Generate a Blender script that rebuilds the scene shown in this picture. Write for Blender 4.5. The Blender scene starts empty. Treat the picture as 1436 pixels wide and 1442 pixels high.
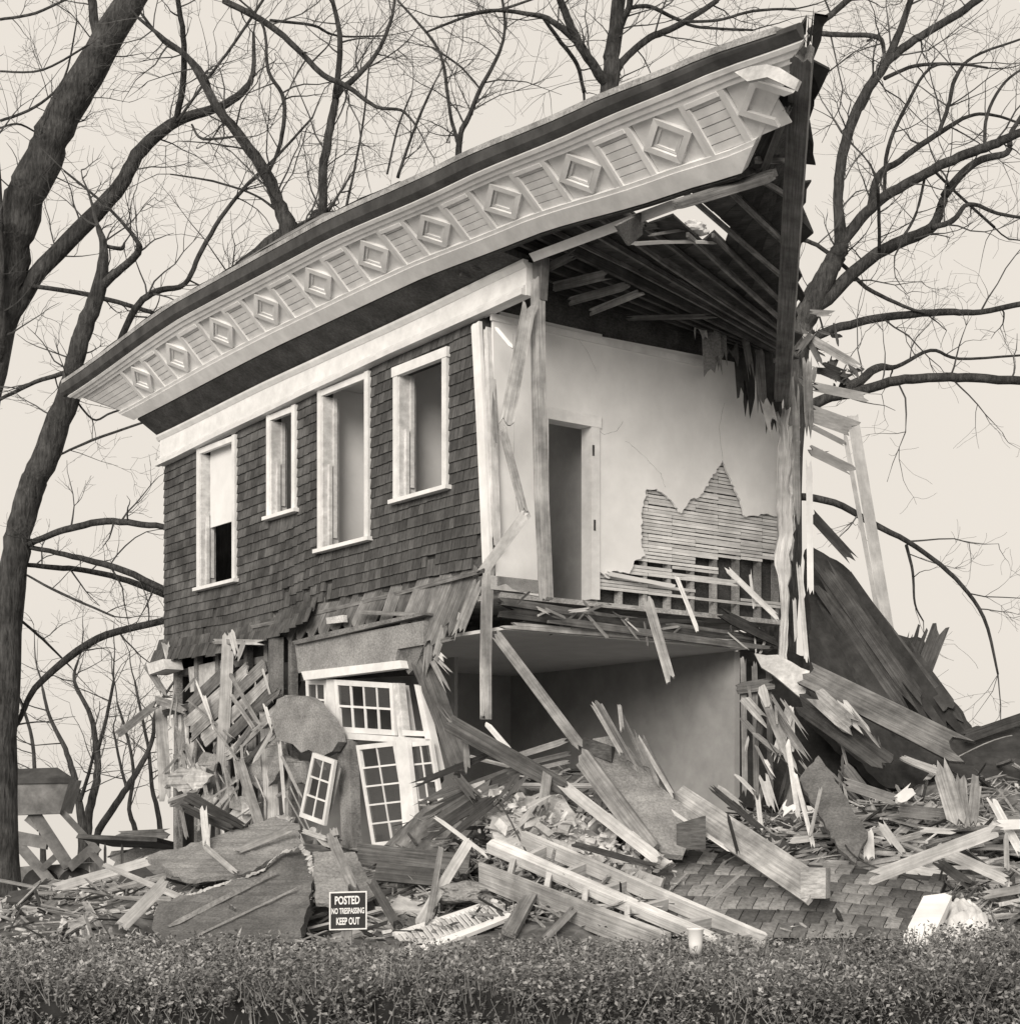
import bpy, bmesh, math, random
from mathutils import Vector, Matrix, noise
from mathutils.geometry import tessellate_polygon
R = random.Random(7)
sc = bpy.context.scene
# ------------------------------------------------------------------ camera, sky, sun, exposure
FPX, CX, HY, CZ = 2346.0, 718.0, 1150.0, 1.6      # focal length, centre and horizon of the 1436 px wide photograph
cam = bpy.data.cameras.new('camera'); camo = bpy.data.objects.new('camera', cam)
sc.collection.objects.link(camo); sc.camera = camo
camo.location = (0, 0, CZ); camo.rotation_euler = (math.radians(90), 0, 0)
cam.sensor_fit = 'HORIZONTAL'; cam.sensor_width = 36; cam.lens = 36*FPX/1436
cam.shift_y = (HY-721)/1436; cam.clip_end = 6000; cam.clip_start = .1
TINT = (1.0, .93, .84)
SUN_EL, SUN_AZ = 21, 196                            # degrees; azimuth measured clockwise from +Y
w = bpy.data.worlds.new('World'); sc.world = w; w.use_nodes = True
nt = w.node_tree; bg = nt.nodes['Background']
sky = nt.nodes.new('ShaderNodeTexSky'); sky.sky_type = 'NISHITA'; sky.sun_disc = False
sky.sun_elevation = math.radians(SUN_EL); sky.sun_rotation = math.radians(SUN_AZ)
sky.air_density = 1.0; sky.dust_density = 4.0; sky.ozone_density = 1.0
bw = nt.nodes.new('ShaderNodeRGBToBW'); nt.links.new(sky.outputs[0], bw.inputs[0])
mx = nt.nodes.new('ShaderNodeMix'); mx.data_type = 'RGBA'; mx.inputs[0].default_value = .88   # even overcast veil
nt.links.new(bw.outputs[0], mx.inputs[6]); 
cn = nt.nodes.new('ShaderNodeTexNoise'); cn.inputs['Scale'].default_value = 2.2; cn.inputs['Detail'].default_value = 5      # faint unevenness of the cloud sheet
cr = nt.nodes.new('ShaderNodeMapRange'); cr.inputs['To Min'].default_value = 6.9; cr.inputs['To Max'].default_value = 7.9; nt.links.new(cn.outputs['Fac'], cr.inputs['Value']); nt.links.new(cr.outputs[0], mx.inputs[7])
tn = nt.nodes.new('ShaderNodeMix'); tn.data_type = 'RGBA'; tn.blend_type = 'MULTIPLY'; tn.inputs[0].default_value = 1
nt.links.new(mx.outputs[2], tn.inputs[6]); tn.inputs[7].default_value = (*TINT, 1)
nt.links.new(tn.outputs[2], bg.inputs[0]); bg.inputs[1].default_value = .1
sl = bpy.data.lights.new('sun', 'SUN'); sl.energy = 2.6; sl.angle = math.radians(30); sl.color = TINT
so = bpy.data.objects.new('sun', sl); sc.collection.objects.link(so)
az, el = math.radians(SUN_AZ), math.radians(SUN_EL)
so.rotation_euler = Vector((math.sin(az)*math.cos(el), math.cos(az)*math.cos(el), math.sin(el))).to_track_quat('Z', 'Y').to_euler()
vs = sc.view_settings; vs.view_transform = 'Standard'; vs.look = 'None'; vs.exposure = 0.28; vs.gamma = 1; vs.use_curve_mapping = False
sc.render.engine = 'CYCLES'; sc.cycles.max_bounces = 6; sc.cycles.diffuse_bounces = 4

# ------------------------------------------------------------------ helpers
col = sc.collection
WL = {}                                             # world location of every object (parents are never rotated)
def P(px, py, Y): return Vector(((px-CX)/FPX*Y, Y, CZ+(HY-py)/FPX*Y))
def proj(p): return (CX+p.x/p.y*FPX, HY-(p.z-CZ)/p.y*FPX)
U = Vector((-.6, .8, 0)); V = Vector((.8, .6, 0)); C = Vector(((690-CX)/FPX*19.2, 19.2, 0)); ZZ = Vector((0, 0, 1))
def HM(L, M, z): return C+U*L+V*M+ZZ*z
O = Vector((0, 0, CZ))
def fp(px, py, M=0.):                               # the point of the facade-parallel plane M that is seen at px, py
    r = Vector(((px-CX)/FPX, 1, (HY-py)/FPX)); return O+r*(((C+V*M-O).dot(V))/r.dot(V))
def cp(px, py, L=0.):
    r = Vector(((px-CX)/FPX, 1, (HY-py)/FPX)); return O+r*(((C+U*L-O).dot(U))/r.dot(U))
def LM(p): d = p-C; return d.dot(U), d.dot(V), p.z
def lerp(pts, x):
    pts = sorted(pts)
    if x <= pts[0][0]: return pts[0][1]
    for (a, va), (b, vb) in zip(pts, pts[1:]):
        if x <= b:
            t = (x-a)/(b-a); t = t*t*(3-2*t)*.5+t*.5
            return va+(vb-va)*t
    return pts[-1][1]
def tag(o, label=None, cat=None, group=None, kind=None):
    for k, v in (('label', label), ('category', cat), ('group', group), ('kind', kind)):
        if v: o[k] = v
    return o
def link(name, me, loc, parent=None, rot=None):
    o = bpy.data.objects.new(name, me); col.objects.link(o); WL[o] = Vector(loc)
    if parent is not None: o.parent = parent; o.location = Vector(loc)-WL[parent]
    else: o.location = loc
    if rot is not None: o.rotation_mode = 'QUATERNION'; o.rotation_quaternion = rot
    return o
def empty(name, loc, label, cat, group=None):
    o = link(name, None, loc); o.empty_display_size = .2; return tag(o, label, cat, group)
class MB:
    def __init__(s): s.v = []; s.f = []
    def add(s, vs, fs):
        n = len(s.v); s.v += [Vector(v) for v in vs]; s.f += [tuple(i+n for i in f) for f in fs]
    def hexa(s, b, t):                               # two quads, bottom and top, same order
        s.add(list(b)+list(t), [(3, 2, 1, 0), (4, 5, 6, 7), (0, 1, 5, 4), (1, 2, 6, 5), (2, 3, 7, 6), (3, 0, 4, 7)])
    def hbox(s, L0, L1, M0, M1, z0, z1):             # box in house axes
        if L0 < L1: L0, L1 = L1, L0
        q = [(L0, M0), (L1, M0), (L1, M1), (L0, M1)]
        s.hexa([HM(a, b, z0) for a, b in q], [HM(a, b, z1) for a, b in q])
    def prism(s, poly, off):                         # polygon of points pushed by the vector off
        n = len(poly); a = [Vector(p) for p in poly]; b = [p+off for p in a]
        tri = tessellate_polygon([a])
        s.add(a+b, [tuple(t) for t in tri]+[tuple(i+n for i in reversed(t)) for t in tri]+[(i, (i+1) % n, (i+1) % n+n, i+n) for i in range(n)])
    def tube(s, pts, rads, n=6, cap=True):
        rings = []; up = Vector((.3, .2, 1))
        for i, p in enumerate(pts):
            d = (pts[min(i+1, len(pts)-1)]-pts[max(i-1, 0)])
            if d.length < 1e-6: d = Vector((0, 0, 1))
            d.normalize(); x = d.cross(up)
            if x.length < .05: x = d.cross(Vector((1, 0, 0)))
            x.normalize(); y = d.cross(x)
            rings.append([p+(x*math.cos(6.2832*k/n)+y*math.sin(6.2832*k/n))*rads[i] for k in range(n)])
        vs = [q for r in rings for q in r]; fs = []
        for i in range(len(pts)-1):
            for k in range(n):
                a, b = i*n+k, i*n+(k+1) % n; fs.append((a, b, b+n, a+n))
        if cap: fs.append(tuple(range(n-1, -1, -1))); fs.append(tuple(range((len(pts)-1)*n, len(pts)*n)))
        s.add(vs, fs)
    def build(s, name, m, parent=None, origin=None, smooth=False, fix=True):
        if origin is None:
            lo = Vector([min(v[i] for v in s.v) for i in range(3)]); hi = Vector([max(v[i] for v in s.v) for i in range(3)]); origin = (lo+hi)/2
        me = bpy.data.meshes.new(name); me.from_pydata([v-origin for v in s.v], [], s.f); me.materials.append(m)
        if fix:
            bm = bmesh.new(); bm.from_mesh(me); bmesh.ops.recalc_face_normals(bm, faces=bm.faces); bm.to_mesh(me); bm.free()
        if smooth: me.polygons.foreach_set('use_smooth', [True]*len(me.polygons))
        return link(name, me, origin, parent)
# ------------------------------------------------------------------ materials: neutral greys, warmed only by the light
def mat(name, lo, hi, scale=(3, 3, 3), rough=.85, rand=.35, bump=.25, detail=8, stain=.35, fine=None, spec=.2, bd=.02):
    m = bpy.data.materials.new(name); m.use_nodes = True; t = m.node_tree; N = t.nodes; K = t.links
    b = N['Principled BSDF']; b.inputs['Roughness'].default_value = rough; b.inputs['Specular IOR Level'].default_value = spec
    tc = N.new('ShaderNodeTexCoord'); mp = N.new('ShaderNodeMapping'); mp.inputs['Scale'].default_value = scale
    oi = N.new('ShaderNodeObjectInfo'); K.new(tc.outputs['Object'], mp.inputs[0])
    ad = N.new('ShaderNodeVectorMath'); ad.operation = 'ADD'; K.new(mp.outputs[0], ad.inputs[0])
    sc_ = N.new('ShaderNodeVectorMath'); sc_.operation = 'SCALE'; sc_.inputs[0].default_value = (13, 37, 71); K.new(oi.outputs['Random'], sc_.inputs['Scale']); K.new(sc_.outputs[0], ad.inputs[1])
    n1 = N.new('ShaderNodeTexNoise'); n1.inputs['Scale'].default_value = 1; n1.inputs['Detail'].default_value = detail; n1.inputs['Roughness'].default_value = .65
    K.new(ad.outputs[0], n1.inputs['Vector'])
    r = N.new('ShaderNodeMapRange'); r.inputs['From Min'].default_value = .3; r.inputs['From Max'].default_value = .7
    r.inputs['To Min'].default_value = lo; r.inputs['To Max'].default_value = hi; K.new(n1.outputs['Fac'], r.inputs['Value'])
    n2 = N.new('ShaderNodeTexNoise'); n2.inputs['Scale'].default_value = 2.6; n2.inputs['Detail'].default_value = 8; n2.inputs['Roughness'].default_value = .62
    K.new(tc.outputs['Object'], n2.inputs['Vector'])
    r2 = N.new('ShaderNodeMapRange'); r2.inputs['From Min'].default_value = .35; r2.inputs['From Max'].default_value = .65
    r2.inputs['To Min'].default_value = 1-stain; r2.inputs['To Max'].default_value = 1+stain*.4; K.new(n2.outputs['Fac'], r2.inputs['Value'])
    mu = N.new('ShaderNodeMath'); mu.operation = 'MULTIPLY'; K.new(r.outputs[0], mu.inputs[0]); K.new(r2.outputs[0], mu.inputs[1])
    ge = N.new('ShaderNodeNewGeometry')
    rr = N.new('ShaderNodeMath'); rr.operation = 'ADD'; K.new(oi.outputs['Random'], rr.inputs[0]); K.new(ge.outputs['Random Per Island'], rr.inputs[1])
    fr = N.new('ShaderNodeMath'); fr.operation = 'FRACT'; K.new(rr.outputs[0], fr.inputs[0])
    r3 = N.new('ShaderNodeMapRange'); r3.inputs['To Min'].default_value = 1-rand; r3.inputs['To Max'].default_value = 1+rand*.6; K.new(fr.outputs[0], r3.inputs['Value'])
    m2 = N.new('ShaderNodeMath'); m2.operation = 'MULTIPLY'; m2.use_clamp = True; K.new(mu.outputs[0], m2.inputs[0]); K.new(r3.outputs[0], m2.inputs[1])
    cb = N.new('ShaderNodeCombineColor'); [K.new(m2.outputs[0], cb.inputs[i]) for i in range(3)]
    K.new(cb.outputs[0], b.inputs['Base Color'])
    if bump:
        bp = N.new('ShaderNodeBump'); bp.inputs['Strength'].default_value = bump; bp.inputs['Distance'].default_value = bd; K.new(n1.outputs['Fac'], bp.inputs['Height']); K.new(bp.outputs[0], b.inputs['Normal'])
    return m
GR = (1.7, 48, 48)
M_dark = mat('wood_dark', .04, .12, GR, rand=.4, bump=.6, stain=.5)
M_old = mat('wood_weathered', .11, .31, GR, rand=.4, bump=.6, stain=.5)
M_mid = mat('wood_grey', .22, .52, GR, rand=.35, bump=.55, stain=.5)
M_lite = mat('wood_fresh', .44, .76, GR, rand=.25, bump=.45, stain=.35)
M_white = mat('paint_white', .70, .82, (2, 9, 9), rand=.08, bump=.12, stain=.14, rough=.6)
M_corn = mat('paint_cornice', .72, .84, (5, 5, 5), rand=.10, bump=.15, stain=.15, rough=.7)
M_trim = mat('paint_trim_worn', .48, .76, (4, 14, 14), rand=.12, bump=.3, stain=.3)
M_lath = mat('lath_wood', .50, .80, (3, 3, 30), rand=.22, bump=.2, stain=.2)
M_pgrey = mat('paint_grey', .36, .52, (4, 14, 14), rand=.12, bump=.3, stain=.25)
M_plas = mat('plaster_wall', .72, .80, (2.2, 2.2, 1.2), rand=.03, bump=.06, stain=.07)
M_plasd = mat('plaster_broken', .38, .72, (9, 9, 9), rand=.3, bump=.6, stain=.3)
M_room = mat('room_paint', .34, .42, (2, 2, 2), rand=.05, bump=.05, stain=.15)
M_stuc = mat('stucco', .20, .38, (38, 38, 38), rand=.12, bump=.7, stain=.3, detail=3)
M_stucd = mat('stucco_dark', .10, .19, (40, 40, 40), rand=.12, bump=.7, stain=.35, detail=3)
M_shin = mat('shingle_stained', .06, .145, (30, 30, 2.5), rand=.38, bump=.5, stain=.45)
M_roofs = mat('roof_shingle', .13, .30, (24, 24, 24), rand=.65, bump=.4, stain=.3)
M_tar = mat('tar_paper', .035, .07, (6, 6, 6), rand=.3, bump=.5)
M_gut = mat('gutter_metal', .045, .10, (3, 3, 3), rand=.1, rough=.6, bump=.15, stain=.4)
M_bark = mat('bark', .02, .115, (20, 20, 3.5), rand=.1, bump=1.0, stain=.5, bd=.08)
M_twig = mat('twig_bark', .06, .11, (6, 6, 6), rand=.4, bump=0)
M_iron = mat('machine_paint', .14, .28, (5, 5, 5), rand=.1, bump=.2, rough=.6, stain=.4)
M_black = mat('sign_black', .022, .03, (5, 5, 5), rand=0, bump=.05, rough=.5)
M_sgnw = mat('sign_white', .72, .8, (8, 8, 8), rand=0, bump=0, stain=.08)
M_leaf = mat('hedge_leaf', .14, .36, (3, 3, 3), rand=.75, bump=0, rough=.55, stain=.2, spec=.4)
M_stem = mat('hedge_twig', .14, .28, (9, 9, 9), rand=.5, bump=0)
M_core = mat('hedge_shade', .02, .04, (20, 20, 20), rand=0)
M_grnd = mat('ground_soil', .2, .34, (2.5, 2.5, 2.5), rand=0, bump=.8)
M_rub = mat('rubble_dust', .05, .28, (3.5, 3.5, 3.5), rand=0, bump=1.0, stain=.5, detail=9)
M_cloth = mat('torn_cloth', .62, .78, (7, 7, 2), rand=.1, bump=.5, stain=.3)
M_glass = bpy.data.materials.new('window_glass'); M_glass.use_nodes = True
_b = M_glass.node_tree.nodes['Principled BSDF']; _b.inputs['Base Color'].default_value = (.05, .05, .05, 1); _b.inputs['Roughness'].default_value = .08
_b.inputs['Alpha'].default_value = .45

# ------------------------------------------------------------------ planks
KEY = []                                            # screen tracks of the placed pieces, so that loose filler stays off them
PM = {}
def plank_mesh(ln, wd, th, j0, j1, bend, rnd, nx=3, ns=3):
    vs = []; fs = []
    if max(j0, j1) < .004: ns = 1
    elif wd > .06: ns = 5
    e0 = [rnd.random()**1.6*j0*1.3 for _ in range(ns+1)]; e1 = [rnd.random()**1.6*j1*1.3 for _ in range(ns+1)]
    tw = rnd.gauss(0, .05) if ns > 1 else 0; bend += rnd.gauss(0, .006)*ln if ns > 1 else 0
    for side in (1, -1):
        for i in range(nx+1):
            for j in range(ns+1):
                a = -ln/2+e0[j]; b = ln/2-e1[j]; t = i/nx
                if nx >= 3 and 0 < i < nx: x = -ln/2+ln*t; x = min(max(x, a+.02*ln), b-.02*ln)
                else: x = a+(b-a)*t
                vs.append((x, (j/ns-.5)*wd, side*th/2+bend*(1-(2*t-1)**2)+tw*(j/ns-.5)*wd*(2*t-1)*3))
    n = (nx+1)*(ns+1); ix = lambda s, i, j: s*n+i*(ns+1)+j
    for i in range(nx):
        for j in range(ns):
            fs.append((ix(0, i, j), ix(0, i+1, j), ix(0, i+1, j+1), ix(0, i, j+1)))
            fs.append((ix(1, i, j), ix(1, i, j+1), ix(1, i+1, j+1), ix(1, i+1, j)))
        fs.append((ix(0, i, 0), ix(1, i, 0), ix(1, i+1, 0), ix(0, i+1, 0)))
        fs.append((ix(0, i, ns), ix(0, i+1, ns), ix(1, i+1, ns), ix(1, i, ns)))
    for j in range(ns):
        fs.append((ix(0, 0, j), ix(0, 0, j+1), ix(1, 0, j+1), ix(1, 0, j)))
        fs.append((ix(0, nx, j), ix(1, nx, j), ix(1, nx, j+1), ix(0, nx, j+1)))
    me = bpy.data.meshes.new('board'); me.from_pydata(vs, [], fs); return me
def frame_q(a, b, nrm=None, roll=0):
    x = (b-a).normalized(); mid = (a+b)/2
    if nrm is None: nrm = O-mid
    z = nrm-x*nrm.dot(x)
    if z.length < 1e-4: z = Vector((0, 0, 1))-x*x.z
    z.normalize(); y = z.cross(x); m = Matrix((x, y, z)).transposed()
    return (m @ Matrix.Rotation(math.radians(roll), 3, 'X')).to_quaternion(), mid
def plank(name, a, b, wd, th, m, label=None, cat=None, group=None, nrm=None, roll=0, j0=.10, j1=.10, bend=0, parent=None, key=True, kind=None):
    q, mid = frame_q(a, b, nrm, roll)
    me = plank_mesh((b-a).length, wd, th, j0, j1, bend, R); me.materials.append(m)
    o = link(name, me, mid, parent, q); tag(o, label, cat, group, kind)
    if key: KEY.append((a, b, wd))
    return o
def PK(name, a, b, wpx, th, m, label=None, cat='board', group=None, **k):   # a, b = (px, py, depth in metres)
    A, B = P(*a), P(*b); return plank(name, A, B, wpx*(A.y+B.y)/2/FPX, th, m, label, cat if label else None, group, **k)
def slab(name, pts, th, m, label=None, cat='panel', group=None, parent=None, rough=0, kind=None):
    A = [P(*p) if not isinstance(p, Vector) else p for p in pts]
    nn = Vector((0, 0, 0))
    for i in range(len(A)): nn += (A[i]-A[0]).cross(A[(i+1) % len(A)]-A[0])
    nn.normalize()
    if nn.dot(O-A[0]) < 0: nn = -nn
    cen = sum(A, Vector())/len(A)                     # flatten: slide every corner along its line of sight into one plane
    if not isinstance(pts[0], Vector):
        for i, a in enumerate(A):
            r_ = a-O; k = r_.dot(nn)
            if abs(k) > .08*r_.length: A[i] = O+r_*((cen-O).dot(nn)/k)
    if rough:                                        # broken, crumbling outline
        B = []
        for i, a in enumerate(A):
            b = A[(i+1) % len(A)]; n = max(1, int((b-a).length/(rough*2.2)))
            for k in range(n):
                p = a.lerp(b, k/n)
                if k: p = p+Vector((R.uniform(-1, 1), 0, R.uniform(-1, 1)))*rough*.45
                B.append(p)
        A = B
    mb = MB(); mb.prism(A, -nn*th); o = mb.build(name, m, parent); tag(o, label, cat if label else None, group, kind)
    for i in range(len(A)): KEY.append((A[i], A[(i+2) % len(A)], .1))
    return o
# ------------------------------------------------------------------ ground
def ground():
    xs = [-2000, -500, -120, -60, -40]+[i*2 for i in range(-15, 16)]+[40, 60, 120, 500, 2000]
    ys = [-60, -10, 0, 3, 5]+[i*1.5 for i in range(4, 24)]+[40, 50, 70, 100, 200, 500, 1200, 3000]
    def gz(x, y): return (-.03*(y-34) if y > 34 else 0)+.05*noise.noise(Vector((x*.3, y*.3, 0)))
    vs = [Vector((x, y, gz(x, y))) for y in ys for x in xs]; n = len(xs)
    mb = MB(); mb.add(vs, [(j*n+i, j*n+i+1, (j+1)*n+i+1, (j+1)*n+i) for j in range(len(ys)-1) for i in range(n-1)])
    o = mb.build('ground', M_grnd, origin=Vector((0, 0, 0)), smooth=True); o['kind'] = 'structure'
ground()

# ------------------------------------------------------------------ the house
house = empty('wrecked_house', HM(4, 2.5, 0), 'half demolished two storey shingled house with deep panelled eaves and torn open end', 'house')
FT = [(8.68, 7.56), (4.83, 7.68), (1.95, 7.72), (-.78, 7.79)]          # frieze top over L
FB = [(8.66, 7.10), (6.08, 7.21), (3.68, 7.30), (1.95, 7.36), (.31, 7.39), (-.78, 7.42)]
SB = [(8.63, 4.33), (6.5, 4.27), (5.2, 4.34), (3.7, 4.51), (1.95, 4.48), (.17, 4.48)]
LE, LR = 8.66, .16                                   # far end and torn near end of the shingled facade
zt = lambda L: lerp(FB, L); zb = lambda L: lerp(SB, L)
# windows: L0 > L1 outer casing, sill bottom, head top (None: runs up to the frieze)
WIN = [(7.45, 6.21, 5.0, None), (5.27, 4.46, 5.76, None), (3.86, 2.58, 5.12, None), (2.0, .83, 5.5, 7.2)]
CAS = .095
def facade():
    mb = MB(); br = sorted({LE, LR, 8.0, 5.7, .5} | {q for a, b, _, _ in WIN for q in (a-CAS, b+CAS)})
    def hole(L): 
        for a, b, s, h in WIN:
            if b+CAS-.001 < L < a-CAS+.001: return (s+.06, h-CAS if h else None)
        return None
    for a, b in zip(br, br[1:]):
        h = hole((a+b)/2); mid = (a+b)/2
        def col_(z0, z1):
            q = [(b, .03), (a, .03), (a, .15), (b, .15)]
            mb.hexa([HM(L, M, z0(L)) for L, M in q], [HM(L, M, z1(L)) for L, M in q])
        if h is None: col_(lambda L: zb(L)-.05, lambda L: lerp(FT, L))
        else:
            col_(lambda L: zb(L)-.05, lambda L: h[0]); col_((lambda L: h[1]) if h[1] else (lambda L: zt(L)), lambda L: lerp(FT, L))
    wall = mb.build('facade_wall', M_dark, house)
    # shingles: the nearest 300 singly, the rest joined
    shp = []; rr = random.Random(3); nrow = 22
    for r in range(nrow+1):
        t = r/nrow; segs = [(LR, LE)]
        for a, b, sl0, h in WIN:
            zz = zb((a+b)/2)+(zt((a+b)/2)-zb((a+b)/2))*t
            if sl0-.10 < zz < (h or 9):
                segs = [q for x0, x1 in segs for q in ((x0, min(x1, b)), (max(x0, a), x1)) if q[1]-q[0] > .02]
        for x0, x1 in segs:
            L = x0; first = True
            while L < x1-.005:
                wd = rr.uniform(.10, .21)*(rr.uniform(.4, 1) if first else 1); first = False
                if L+wd > x1-.04: wd = x1-L
                Lm = L+wd/2; bow = .03*math.sin(Lm*1.1+.4)*(1-t); z = zb(Lm)+(zt(Lm)-zb(Lm))*t+bow; top = .21
                for a, b, sl0, h in WIN:
                    if b < Lm < a and z < sl0-.02: top = min(top, sl0-.005-z)
                if not (t < .1 and rr.random() < .12*(1-Lm/9)): shp.append((Lm, z, wd*.975, min(top, zt(Lm)-z-.01), rr.uniform(-.004, .004), rr.uniform(.002, .006)))
                L += wd
    shp = [s for s in shp if s[3] > .03]
    shp.sort(key=lambda s: HM(s[0], 0, 0).y*1.0)
    def verts(wd, h, th): 
        x = wd/2
        return [(-x, -.020-th, 0), (x, -.020-th*.8, 0), (x, .02, 0), (-x, .02, 0), (-x, .006, h), (x, .006, h), (x, .024, h), (-x, .024, h)]
    FS = [(3, 2, 1, 0), (4, 5, 6, 7), (0, 1, 5, 4), (1, 2, 6, 5), (2, 3, 7, 6), (3, 0, 4, 7)]
    q = Matrix((-U, V, ZZ)).transposed().to_quaternion(); cache = {}
    st = MB()
    for i, (L, z, wd, h, dz, th) in enumerate(shp):
        if i < 300:
            k = (round(wd/.02), round(h/.03), round(th/.005))
            if k not in cache:
                me = bpy.data.meshes.new('shingle'); me.from_pydata(verts(k[0]*.02-.004, k[1]*.03, k[2]*.005), [], FS); me.materials.append(M_shin); cache[k] = me
            link('shingle', cache[k], HM(L, .012, z+dz), wall, q)
        else: st.add([HM(L-x, .012+y, z+dz+zz) for x, y, zz in verts(wd, h, th)], FS)
    st.build('shingle_courses', M_shin, wall, fix=False)['kind'] = 'stuff'
    # flared skirt course at the foot of the wall, towards the far end
    sk = MB(); L = 3.9
    while L < LE+.1:
        wd = rr.uniform(.11, .2)
        for k in range(2):
            a, b = L, L+wd*.96; z0 = zb(L)-.16-.15*k+rr.uniform(-.02, .02); z1 = z0+.2; o0 = -.08-.10*k; o1 = -.02-.08*k
            sk.hexa([HM(a, o0, z0), HM(b, o0, z0), HM(b, o0+.015, z0), HM(a, o0+.015, z0)], [HM(a, o1, z1), HM(b, o1, z1), HM(b, o1+.015, z1), HM(a, o1+.015, z1)])
        L += wd
    sk.build('flared_skirt', M_shin, wall, fix=False)['kind'] = 'stuff'
    return wall
wall = facade()
def window(a, b, s, h):
    top = h if h else min(zt(a), zt(b))+.0
    fr = MB()
    fr.hbox(a, a-CAS, -.04, .04, s+.06, top-.005); fr.hbox(b+CAS, b, -.042, .04, s+.06, top-.005)
    if h: fr.hbox(a+.02, b-.02, -.05, .03, top-.12, top)
    else: fr.hbox(a-CAS, b+CAS, -.03, .03, top-.09, top-.01)
    wn = fr.build('window', M_white, house)
    m = MB(); m.hbox(a+.05, b-.05, -.085, .05, s, s+.05); m.build('sill', M_white, wn)
    m = MB()
    for L0, L1 in ((a-CAS, a-CAS-.03), (b+CAS+.03, b+CAS)):
        m.hbox(L0, L1, -.02, .22, s+.07, top-.1)
    m.build('jamb_liner', M_trim, wn)
    m = MB(); m.hbox(a-CAS-.03, a-CAS-.07, .05, .10, s+.07, s+.9*(top-s)*.6); m.hbox(a-CAS-.03, a-CAS-.06, .13, .18, s+.2, top-.1); m.build('sash_track', M_trim, wn)
    return wn
wins = [window(*q) for q in WIN]
m = MB(); m.hbox(7.28, 6.38, .11, .13, 5.95, 7.1); m.build('roller_blind', M_plas, wins[0])
# frieze: swept mouldings
def sweep(name, prof, zf, L0, L1, m, parent, n=14):
    mb = MB(); k = len(prof); vs = []
    for i in range(n+1):
        L = L0+(L1-L0)*i/n
        for M, d, base in prof: vs.append(HM(L, M, (zf[base](L))+d))
    fs = [(i*k+j, i*k+(j+1) % k, (i+1)*k+(j+1) % k, (i+1)*k+j) for i in range(n) for j in range(k)]
    fs += [tuple(range(k-1, -1, -1)), tuple(range(n*k, n*k+k))]
    mb.add(vs, fs); return mb.build(name, m, parent)
zf = {0: zt, 1: lambda L: lerp(FT, L)}
fz = sweep('frieze', [(-.05, .0, 0), (.05, .0, 0), (.05, 0, 1), (-.05, 0, 1)], zf, LE+.04, -.75, M_white, house)
sweep('lower_moulding', [(-.11, .0, 0), (-.04, -.005, 0), (-.04, .12, 0), (-.07, .11, 0), (-.085, .075, 0), (-.11, .06, 0)], zf, LE+.1, -.74, M_white, fz)
sweep('crown_moulding', [(-.06, -.06, 1), (-.03, -.07, 1), (-.03, .02, 1), (-.10, .02, 1), (-.10, -.012, 1)], zf, LE+.1, -.76, M_white, fz)

# cornice -------------------------------------------------------------
EO = [(10.05, 8.51), (5.88, 8.78), (1.98, 8.76), (-.86, 8.62), (-3.02, 8.47), (-4.61, 8.34), (-5.97, 8.18)]   # gutter top, M=-1.1
EI = [(8.85, 7.82), (4.11, 7.94), (.87, 7.95), (-1.32, 7.86), (-3.57, 7.64), (-4.53, 7.55)]                     # lower edge, M=-.4
MI, MO = -.40, -1.04
GHT = [(-6, .10), (-4.4, .13), (-3, .16), (0, .19), (10, .2)]
zi = lambda L: lerp(EI, L); zo = lambda L: lerp(EO, L)-lerp(GHT, L)
def cor(L, s, d=0):
    a, b = zi(L), zo(L); M = MI+(MO-MI)*s; z = a+(b-a)*s
    nx = Vector((0, 0, 0))-V*(b-a)+ZZ*(MO-MI); nx.normalize()
    return HM(L, M, z)+nx*d
cornice = MB()
Lr = lambda s: -4.5-1.35*s; Ll = lambda s: 8.85+1.1*s
n = 40
def cstrip(mb, s0, s1, d0, d1, n=40, l=Ll, r=Lr):
    vs = []
    for i in range(n+1):
        t = i/n
        for s, d in ((s0, d0), (s1, d0), (s1, d1), (s0, d1)):
            L = l(s)+(r(s)-l(s))*t; vs.append(cor(L, s, d))
    mb.add(vs, [(i*4+j, i*4+(j+1) % 4, (i+1)*4+(j+1) % 4, (i+1)*4+j) for i in range(n) for j in range(4)]+[(3, 2, 1, 0), (n*4, n*4+1, n*4+2, n*4+3)])
cstrip(cornice, 0, 1, -.08, -.045)
cornice = cornice.build('cornice', M_corn, house)
S0, S1 = .25, .82
m = MB(); cstrip(m, 0, .20, -.05, .03); m.build('lower_band', M_corn, cornice)
m = MB(); cstrip(m, .20, .25, -.05, .018); m.build('lower_bead', M_corn, cornice)
m = MB(); cstrip(m, .82, .88, -.05, .010); m.build('upper_bead', M_corn, cornice)
m = MB(); cstrip(m, .88, .95, -.05, .022); m.build('bed_moulding', M_corn, cornice)
m = MB(); cstrip(m, .95, 1.0, -.05, .034); m.build('upper_band', M_corn, cornice)
def cquad(mb, cs, d0, d1): mb.hexa([cor(L, s, d0) for L, s in cs], [cor(L, s, d1) for L, s in cs])
DC = [LM(fp(px, py, -.74))[0] for px, py in ((200, 537), (250, 506), (312, 472), (375, 437), (448, 398), (526, 360), (611, 320), (708, 283), (817, 235), (940, 187), (1078, 122))]
HW, SW = .385, .075
edges = []
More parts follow.
